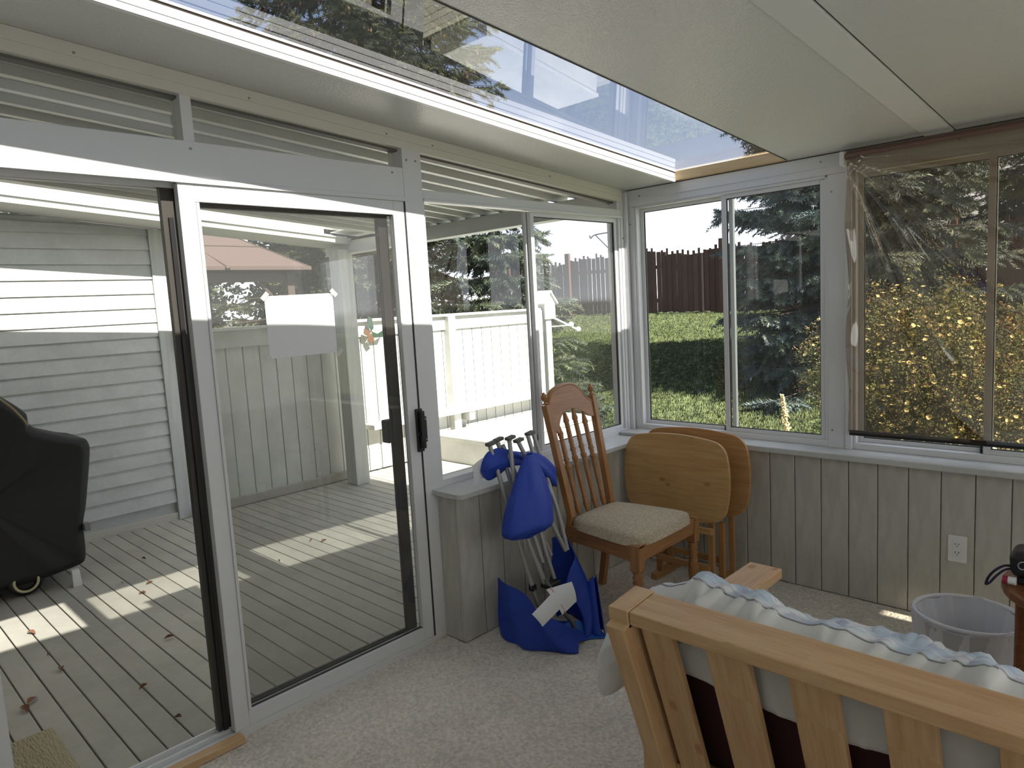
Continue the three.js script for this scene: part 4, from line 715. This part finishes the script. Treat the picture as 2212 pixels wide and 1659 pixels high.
// ---------------------------------------------------------------- folded blue camp chair leaning on the sill
{
  const g = thing('camp_chair', 'folded blue fabric camp chair with grey tubes leaning on the sill', 'camp chair', [0.4, 0, 1.3]);
  const tubes = [
    [[0.204, 0.909, 1.446], [0.371, 0.265, 1.391], [0.43, 0.03, 1.36]], [[0.202, 0.914, 1.393], [0.37, 0.271, 1.309]], [[0.215, 0.9, 1.375], [0.36, 0.36, 1.24]],
    [[0.203, 0.911, 1.189], [0.34, 0.42, 1.16]], [[0.204, 0.909, 1.149], [0.33, 0.45, 1.11]],
    [[0.25, 0.925, 1.364], [0.297, 0.741, 1.392], [0.364, 0.484, 1.397], [0.419, 0.272, 1.356]], [[0.255, 0.904, 1.309], [0.278, 0.814, 1.284], [0.368, 0.47, 1.308], [0.418, 0.277, 1.292]],
    [[0.3, 0.7, 1.25], [0.339, 0.58, 1.241], [0.394, 0.369, 1.173]], [[0.29, 0.72, 1.2], [0.33, 0.617, 1.17], [0.394, 0.369, 1.159]], [[0.34, 0.56, 1.36], [0.395, 0.364, 1.34]],
  ];
  for (const t of tubes) part(g, 'tube', tube(t, 0.0105, 24, 8), M.tubeGrey);
  part(g, 'leg', tube([[0.425, 0.3, 1.36], [0.45, 0.25, 1.352], [0.482, 0.148, 1.318], [0.502, 0.082, 1.277], [0.512, 0.02, 1.265]], 0.01, 24, 8), M.capGrey);
  for (const [x, y, z] of [[0.2, 0.915, 1.435], [0.2, 0.925, 1.385], [0.248, 0.932, 1.355], [0.252, 0.912, 1.305], [0.2, 0.918, 1.17]]) { const c = new RoundedBoxGeometry(0.03, 0.016, 0.05, 1, 0.004); c.rotateX(0.15); c.translate(x, y, z); part(g, 'end_cap', c, M.capGrey); }
  part(g, 'hub', merge([bx(0.4, 0.45, 0.255, 0.275, 1.28, 1.37, 0.006), bx(0.355, 0.385, 0.24, 0.27, 1.375, 1.4, 0.004)]), M.black);
  // gathered fabric hood
  const bag = (cx, cy, cz, f, nu = 40, nv = 24) => sheet(nu, nv, (u, v) => { const a = u * 6.28318; const [rx, ry, rz, ox, oy, oz] = f(v, a); return [cx + ox + Math.cos(a) * rx, cy + oy, cz + oz + Math.sin(a) * rz + 0 * ry]; });
  const hood = bag(0.33, 0, 1.36, (v, a) => {
    const y = 0.855 - 0.345 * v, w = Math.pow(Math.sin(Math.min(1, v * 1.06) * Math.PI * 0.56), 0.85), end = v > 0.9 ? Math.sqrt(Math.max(0, 1 - Math.pow((v - 0.9) / 0.1, 2))) * 0.6 + 0.4 * (1 - (v - 0.9) / 0.1) : 1;
    const f = 1 + 0.05 * Math.sin(a * 5 + v * 4) + 0.07 * (1 - Math.abs(Math.sin(a * 4 - v * 3))) * (1 - 0.5 * v) + 0.04 * Math.sin(a * 11 + v * 13) * (1 - v) + 0.05 * (1 - Math.abs(Math.sin(a * 2.5 + v * 6 + 1))) * v;
    return [(0.012 + 0.055 * w) * f * end, 0, (0.02 + 0.135 * w * (0.75 + 0.25 * v)) * f * end, 0.07 * v - 0.01, y + 0.012 * Math.sin(a * 2 + 1) * v, -0.05 + 0.105 * v];
  });
  part(g, 'hood', hood, M.blue, 'royal blue nylon hood');
  const roll = sheet(30, 30, (u, v) => { const a = u * 6.28318, c = [0.19 + 0.05 * v, 0.8 - 0.13 * v * v + 0.05 * Math.sin(v * 3.1), 1.51 - 0.46 * v], r = (0.045 + 0.016 * Math.sin(v * 9) + 0.008 * Math.sin(a * 4 + v * 11)) * (v < 0.08 ? Math.sqrt(v / 0.08) : 1) * (v > 0.97 ? Math.sqrt((1 - v) / 0.03) : 1); return [c[0] + 0.01 + Math.cos(a) * r * 0.55, c[1] + 0.0 + Math.sin(a) * r, c[2] + Math.cos(a) * r * 0.2]; });
  part(g, 'rolled_fabric', roll, M.blue);
  part(g, 'white_sleeve', thick(sheet(8, 8, (u, v) => [0.185 + 0.03 * u, 0.74 + 0.09 * v + 0.03 * Math.sin(u * 3), 1.54 - 0.14 * u]), 0.002), M.paper);
  // seat cloth heaped on the floor
  const sling = thick(sheet(36, 16, (u, v) => { const t = u, hgt = 0.17 * Math.pow(1 - t, 1.4) + 0.12 + 0.03 * Math.sin(t * 5); return [0.21 + 0.39 * t - 0.05 * v * (1 - t) + 0.012 * Math.sin(v * 4 + t * 9), 0.006 + v * hgt * (0.85 + 0.15 * Math.sin(t * 3)), 1.455 - 0.1 * t + 0.075 * Math.sin(t * 3.1) - 0.05 * v * v + 0.01 * Math.sin(t * 15 + v * 5)]; }), 0.004);
  part(g, 'seat_cloth', sling, M.blue);
  part(g, 'seat_cloth', thick(sheet(24, 12, (u, v) => [0.2 + 0.36 * u, 0.008 + 0.05 * Math.sin(u * 3.1) * Math.sin(v * 3.1) + 0.01 * Math.sin(u * 12 + v * 7), 1.44 - 0.25 * v - 0.05 * u]), 0.004), M.blue);
  const back = thick(sheet(40, 26, (u, v) => { const a = -1.1 + 3.0 * u, top = 0.395 - 0.15 * Math.pow(Math.max(0, u - 0.35) / 0.65, 1.5), y = 0.005 + top * v, r = 0.15 * (1 - 0.3 * v * v) * (1 + 0.1 * Math.sin(u * 15 + v * 4) * (1 - 0.6 * v)); return [0.415 + Math.sin(a) * r * 0.85 - 0.05 * v, y + 0.012 * Math.sin(u * 9), 1.2 - Math.cos(a) * r * 0.75 + 0.02 * Math.sin(v * 5 + u * 3)]; }), 0.004);
  part(g, 'seat_cloth', back, M.blue);
  const fold = thick(sheet(26, 20, (u, v) => { const a = u * 5.6 + 0.4, r = 0.034 - 0.012 * v; return [0.555 + Math.cos(a) * r - 0.06 * v, 0.01 + 0.22 * v + 0.03 * v * Math.cos(a), 1.165 + Math.sin(a) * r - 0.05 * v]; }), 0.003);
  part(g, 'rolled_edge', fold, M.blue);
  const flap = thick(sheet(14, 8, (u, v) => [0.45 + 0.17 * u, 0.007 + 0.055 * v * (1 - u) + 0.02 * Math.sin(u * 6) * v, 1.265 - 0.17 * u + 0.08 * (1 - v)]), 0.003);
  part(g, 'cloth_flap', flap, M.blueEdge);
  // printed tag
  const tagC = document.createElement('canvas'); tagC.width = 256; tagC.height = 128; { const c = tagC.getContext('2d'); c.fillStyle = '#e6e6e6'; c.fillRect(0, 0, 256, 128); c.fillStyle = '#b03038'; c.font = '16px sans-serif'; c.fillRect(14, 104, 226, 3); for (const x of [6, 250]) { c.beginPath(); c.moveTo(x, 92); c.lineTo(x - 8 * Math.sign(x - 128), 112); c.lineTo(x + 4, 116); c.fill(); } }
  const tagT = new THREE.CanvasTexture(tagC); tagT.colorSpace = THREE.SRGBColorSpace;
  const quad = (a, b, c, d) => sheet(6, 6, (u, v) => { const p = V(...a).lerp(V(...b), u), q = V(...d).lerp(V(...c), u), r = p.lerp(q, v); return [r.x + 0.006 * Math.sin(u * 3.1), r.y, r.z]; });
  part(g, 'tag', thick(quad([0.535, 0.243, 1.575], [0.556, 0.179, 1.537], [0.544, 0.22, 1.363], [0.523, 0.29, 1.406]), 0.001), M.paper, 'blank white hang tag');
  part(g, 'tag', thick(quad([0.515, 0.306, 1.456], [0.553, 0.18, 1.401], [0.55, 0.205, 1.297], [0.524, 0.289, 1.294]), 0.001), std(0xffffff, { map: tagT, roughness: 0.8 }), 'white tag with red printed arrow');
}
// ---------------------------------------------------------------- futon
{
  const g = thing('futon_sofa', 'pine futon sofa frame with slatted back and dark maroon mattress', 'sofa', [1.9, 0, 1.8]);
  const bz = (y) => 2.2 - (0.7 - y) * 0.36;                          // back plane leans forward going down
  const bk = (y, o = 0) => [y + o * -0.34, bz(y) + o];
  // top rail, slightly tilted with the back
  const rail = new RoundedBoxGeometry(1.55, 0.036, 0.115, 1, 0.004); const ru = uvm(rail, 'x'); ru.rotateX(0.1); ru.translate(1.502 + 0.775, 0.755, 2.185);
  part(g, 'top_rail', ru, M.pine);
  const cap = new RoundedBoxGeometry(0.058, 0.05, 0.125, 1, 0.003), cu = uvm(cap, 'z'); cu.rotateX(0.1); cu.translate(1.472, 0.751, 2.183); 
  part(g, 'end_cap', cu, M.pine);
  part(g, 'back_stile', bar([1.473, 0.2, bz(0.2) + 0.0], [1.473, 0.745, bz(0.745)], 0.056, 0.11, [1, 0, 0]), M.pine);
  for (const [a, b] of [[1.52, 1.606], [1.694, 1.799], [1.887, 1.987], [2.073, 2.166], [2.262, 2.36], [2.45, 2.55], [2.64, 2.74], [2.83, 2.93]]) part(g, 'slat', bar([(a + b) / 2, 0.22, bz(0.22)], [(a + b) / 2, 0.742, bz(0.742)], b - a, 0.02, [1, 0, 0]), M.pine);
  part(g, 'back_stile', bar([3.03, 0.2, bz(0.2)], [3.03, 0.745, bz(0.745)], 0.056, 0.06, [1, 0, 0]), M.pine);
  part(g, 'lower_rail', bar([1.5, 0.22, bz(0.22)], [3.03, 0.22, bz(0.22)], 0.07, 0.03, [0, 1, 0]), M.pine);
  // arm frames
  for (const [x, nm] of [[1.44, 0], [3.06, 1]]) {
    part(g, 'arm_rest', bx(x - 0.04, x + 0.075, 0.565, 0.6, 1.36, 2.12, 0.005, 'z'), M.pine);
    for (const z of [1.42, 2.05]) part(g, 'leg', bx(x - 0.015, x + 0.035, 0, 0.565, z - 0.04, z + 0.04, 0.004, 'y'), M.pine);
    for (const z of [1.55, 1.68, 1.81, 1.93]) part(g, 'arm_slat', bx(x, x + 0.02, 0.24, 0.565, z - 0.03, z + 0.03, 0.003, 'y'), M.pine);
    part(g, 'side_rail', bx(x - 0.005, x + 0.03, 0.17, 0.25, 1.42, 2.05, 0.004, 'z'), M.pine);
  }
  part(g, 'seat_deck', bx(1.5, 3.05, 0.22, 0.25, 1.36, 2.0, 0.004, 'x'), M.pine);
  // mattress: back and seat cushions
  const cush = (f) => sheet(40, 28, f);
  const roundBox = (x0, x1, y0, y1, z0, z1, r) => { const b = new RoundedBoxGeometry(x1 - x0, y1 - y0, z1 - z0, 3, r); b.translate((x0 + x1) / 2, (y0 + y1) / 2, (z0 + z1) / 2); return b; };
  const mb = roundBox(1.525, 3.02, -0.02, 0.47, -0.07, 0.07, 0.05); mb.rotateX(0.345); mb.translate(0, 0.26, 1.915); part(g, 'back_mattress', mb, M.maroon, 'dark maroon mattress');
  part(g, 'seat_mattress', roundBox(1.52, 3.03, 0.252, 0.39, 1.3, 1.94, 0.05), M.maroon);
}
{ // quilt thrown over the back
  const g = thing('quilt', 'rumpled pale blue and white quilt draped over the futon back', 'quilt', [1.9, 0.5, 2.0]);
  const path = new THREE.CatmullRomCurve3([V(0, 0.575, 2.115), V(0, 0.66, 2.135), V(0, 0.715, 2.13), V(0, 0.748, 2.105), V(0, 0.765, 2.05), V(0, 0.742, 1.97), V(0, 0.66, 1.86), V(0, 0.55, 1.76), V(0, 0.47, 1.64), V(0, 0.44, 1.5), V(0, 0.44, 1.34)]);
  const ease = (a, b, t) => { t = Math.max(0, Math.min(1, (t - a) / (b - a))); return t * t * (3 - 2 * t); };
  const f = (u, v) => {
    const x = 1.455 + 1.52 * u, p = path.getPoint(v), q = path.getTangent(v), n = V(0, -q.z, q.y);   // outward normal
    const s1 = x * 34 + v * 5 + 1.8 * Math.sin(x * 7 + v * 4), s2 = x * 71 - v * 8 + 2.2 * Math.sin(x * 13 - v * 7), s3 = x * 13 + v * 9;
    const sharp = (s) => 1 - Math.abs(Math.sin(s));
    let w = 0.009 * (Math.pow(sharp(s1 * 0.5), 2) * 2 - 1) + 0.006 * (Math.pow(sharp(s2 * 0.5), 2) * 2 - 1) + 0.0035 * Math.sin(s3);
    w *= 0.25 + 0.75 * ease(0.12, 0.3, v);
    w += 0.034 * Math.exp(-Math.pow((x - 1.6) / 0.13, 2)) * Math.sin(ease(0.1, 0.8, v) * 3.1416);
    w += 0.01 * Math.sin(x * 4.1 + 0.8) * ease(0.45, 0.8, v) + 0.02 * Math.max(0, Math.sin(x * 6.3 + 2)) * ease(0.6, 0.9, v);
    if (v < 0.2) w = Math.min(w, 0.004);
    const ed = Math.pow(Math.max(0, (1.58 - x) / 0.125), 2) * 0.035 * ease(0.05, 0.2, v);
    return [x, p.y + n.y * w - ed + (v < 0.08 ? 0.012 * Math.sin(x * 9) * (1 - v / 0.08) : 0), p.z + n.z * w];
  };
  const fl = tex(256, (u, v) => { const n = fbm(u * 8, v * 8, 8, 83, 4), m = fbm(u * 20 + 3, v * 20, 20, 87, 2); let c = mix3([0.86, 0.87, 0.88], [0.72, 0.78, 0.84], Math.max(0, Math.min(1, (n - 0.4) * 5))); if (m > 0.64) c = mix3(c, [0.66, 0.6, 0.72], 0.35); return c; }, true, 1);
  fl.repeat.set(3, 2);
  const blueTop = std(0xffffff, { map: fl, roughness: 0.9, side: THREE.DoubleSide }), white = std([0.7, 0.7, 0.68], { roughness: 0.9, side: THREE.DoubleSide });
  const cut = 0.4;
  part(g, 'patterned_side', thick(sheet(420, 70, (u, v) => f(u, cut + (1 - cut) * v)), -0.014), blueTop, 'pale blue patterned cotton');
  part(g, 'white_side', thick(sheet(420, 30, (u, v) => f(u, cut * v)), -0.014), white, 'plain white cotton');
  { const pts = []; for (let i = 0; i <= 300; i++) { const a = f(i / 300, cut); pts.push([a[0], a[1] + 0.0155, a[2] + 0.004]); } part(g, 'piping', tube(pts, 0.0012, 500, 5), std([0.3, 0.3, 0.31])); }
  // bunched corner hanging over the left end
  const corner = sheet(48, 36, (u, v) => {
    const a = u * 6.28318, t = v, c = V(1.5, 0.755, 2.0).lerp(V(1.33, 0.43, 2.13), t), r = Math.pow(Math.sin(Math.min(0.999, 0.04 + 0.96 * t) * 3.14159), 0.6) * (1 - 0.2 * t) * 0.105 * (1 + 0.05 * Math.sin(a * 4 + t * 9) + 0.035 * (1 - Math.abs(Math.sin(a * 3.5 - t * 12))));
    return [c.x + Math.cos(a) * r * 0.75 - 0.015 * Math.sin(t * 3.1), c.y + Math.sin(a) * r * 0.25, c.z + Math.sin(a) * r * 1.05];
  });
  part(g, 'hanging_corner', corner, white);
}
{ // waste bin with liner
  const g = thing('waste_bin', 'round waste bin lined with a white plastic bag by the wall', 'bin', [1.93, 0, 0.7]);
  const cx = 1.93, cz = 0.7, lin = (r0, r1, y0, y1, ph) => sheet(96, 10, (u, v) => { const a = u * 6.28318, r = (r0 + (r1 - r0) * v) * (1 + 0.018 * Math.sin(a * 13 + ph + v * 2) + 0.012 * Math.sin(a * 29 + v * 5)); return [cx + Math.cos(a) * r, y0 + (y1 - y0) * v + 0.006 * Math.sin(a * 3 + ph) * v + 0.004 * Math.sin(a * 11) * v, cz + Math.sin(a) * r * 0.93]; });
  part(g, 'bucket', merge([new THREE.CylinderGeometry(0.174, 0.132, 0.29, 40, 1, true).translate(cx, 0.15, cz), new THREE.CylinderGeometry(0.125, 0.125, 0.008, 40).translate(cx, 0.006, cz)]), std([0.5, 0.5, 0.5], { side: THREE.DoubleSide }));
  part(g, 'liner_outside', lin(0.165, 0.184, 0.1, 0.31, 0), M.liner, 'thin white plastic liner');
  part(g, 'liner_inside', lin(0.108, 0.168, 0.06, 0.31, 0), M.liner);
  { const t = new THREE.TorusGeometry(0.176, 0.009, 6, 60); t.rotateX(Math.PI / 2); t.scale(1, 1, 0.93); t.translate(cx, 0.308, cz); part(g, 'rim', t, M.liner); }
}
{ // side table with pouch
  const tableWood = std(0xffffff, { map: woodTex([0.54, 0.34, 0.2], [0.4, 0.22, 0.12], 0, 19), roughness: 0.35 });
  const g = thing('side_table', 'small dark oak side table with rounded top at the room side', 'table', [2.3, 0, 0.95]);
  const s = new THREE.Shape(); s.absarc(0, 0, 0.24, 0, Math.PI * 2); const e = extrude(s, 0.02, 0.006); e.rotateX(Math.PI / 2); e.translate(2.315, 0.572, 0.95);
  part(g, 'top', uvm(e, 'x'), tableWood);
  for (const [x, z] of [[2.12, 0.93], [2.45, 0.83], [2.45, 1.08]]) part(g, 'leg', rod([x, 0, z], [x, 0.55, z], 0.018, 0.018, 12), tableWood);
  const b = thing('camera_pouch', 'black zipped camera pouch with wrist strap on the side table', 'pouch', [2.18, 0.5785, 0.98]);
  const pb = new RoundedBoxGeometry(0.2, 0.085, 0.12, 3, 0.025); pb.rotateZ(0.1); pb.translate(2.198, 0.654, 0.985); part(b, 'body', pb, M.black);
  part(b, 'base', bx(2.115, 2.29, 0.579, 0.602, 0.94, 1.02, 0.006), M.black);
  part(b, 'strap', merge([tube([[2.105, 0.632, 1.01], [2.085, 0.632, 1.02], [2.06, 0.612, 1.025], [2.043, 0.585, 1.028], [2.037, 0.562, 1.028]], 0.004, 24, 6), tube([[2.105, 0.628, 1.022], [2.088, 0.624, 1.035], [2.066, 0.6, 1.04], [2.048, 0.572, 1.036], [2.037, 0.562, 1.028]], 0.004, 24, 6)]), std([0.02, 0.015, 0.05], { roughness: 0.7 }));
  const z = new THREE.TorusGeometry(0.012, 0.002, 6, 16); z.rotateY(0.5); z.translate(2.135, 0.652, 1.05); part(b, 'zip_pull', z, M.screw);
  const l = thing('lip_balm', 'small red and white tube lying under the camera pouch', 'tube', [2.1, 0.5785, 1.01]);
  part(l, 'cap', rod([2.084, 0.5925, 1.035], [2.097, 0.5925, 1.035], 0.0125, 0.0125, 14), std([0.35, 0.015, 0.06]), 'red cap');
  part(l, 'barrel', rod([2.0972, 0.5925, 1.035], [2.118, 0.5925, 1.035], 0.0125, 0.0125, 14), M.paper, 'white barrel');
}
renderer.render(scene, camera);
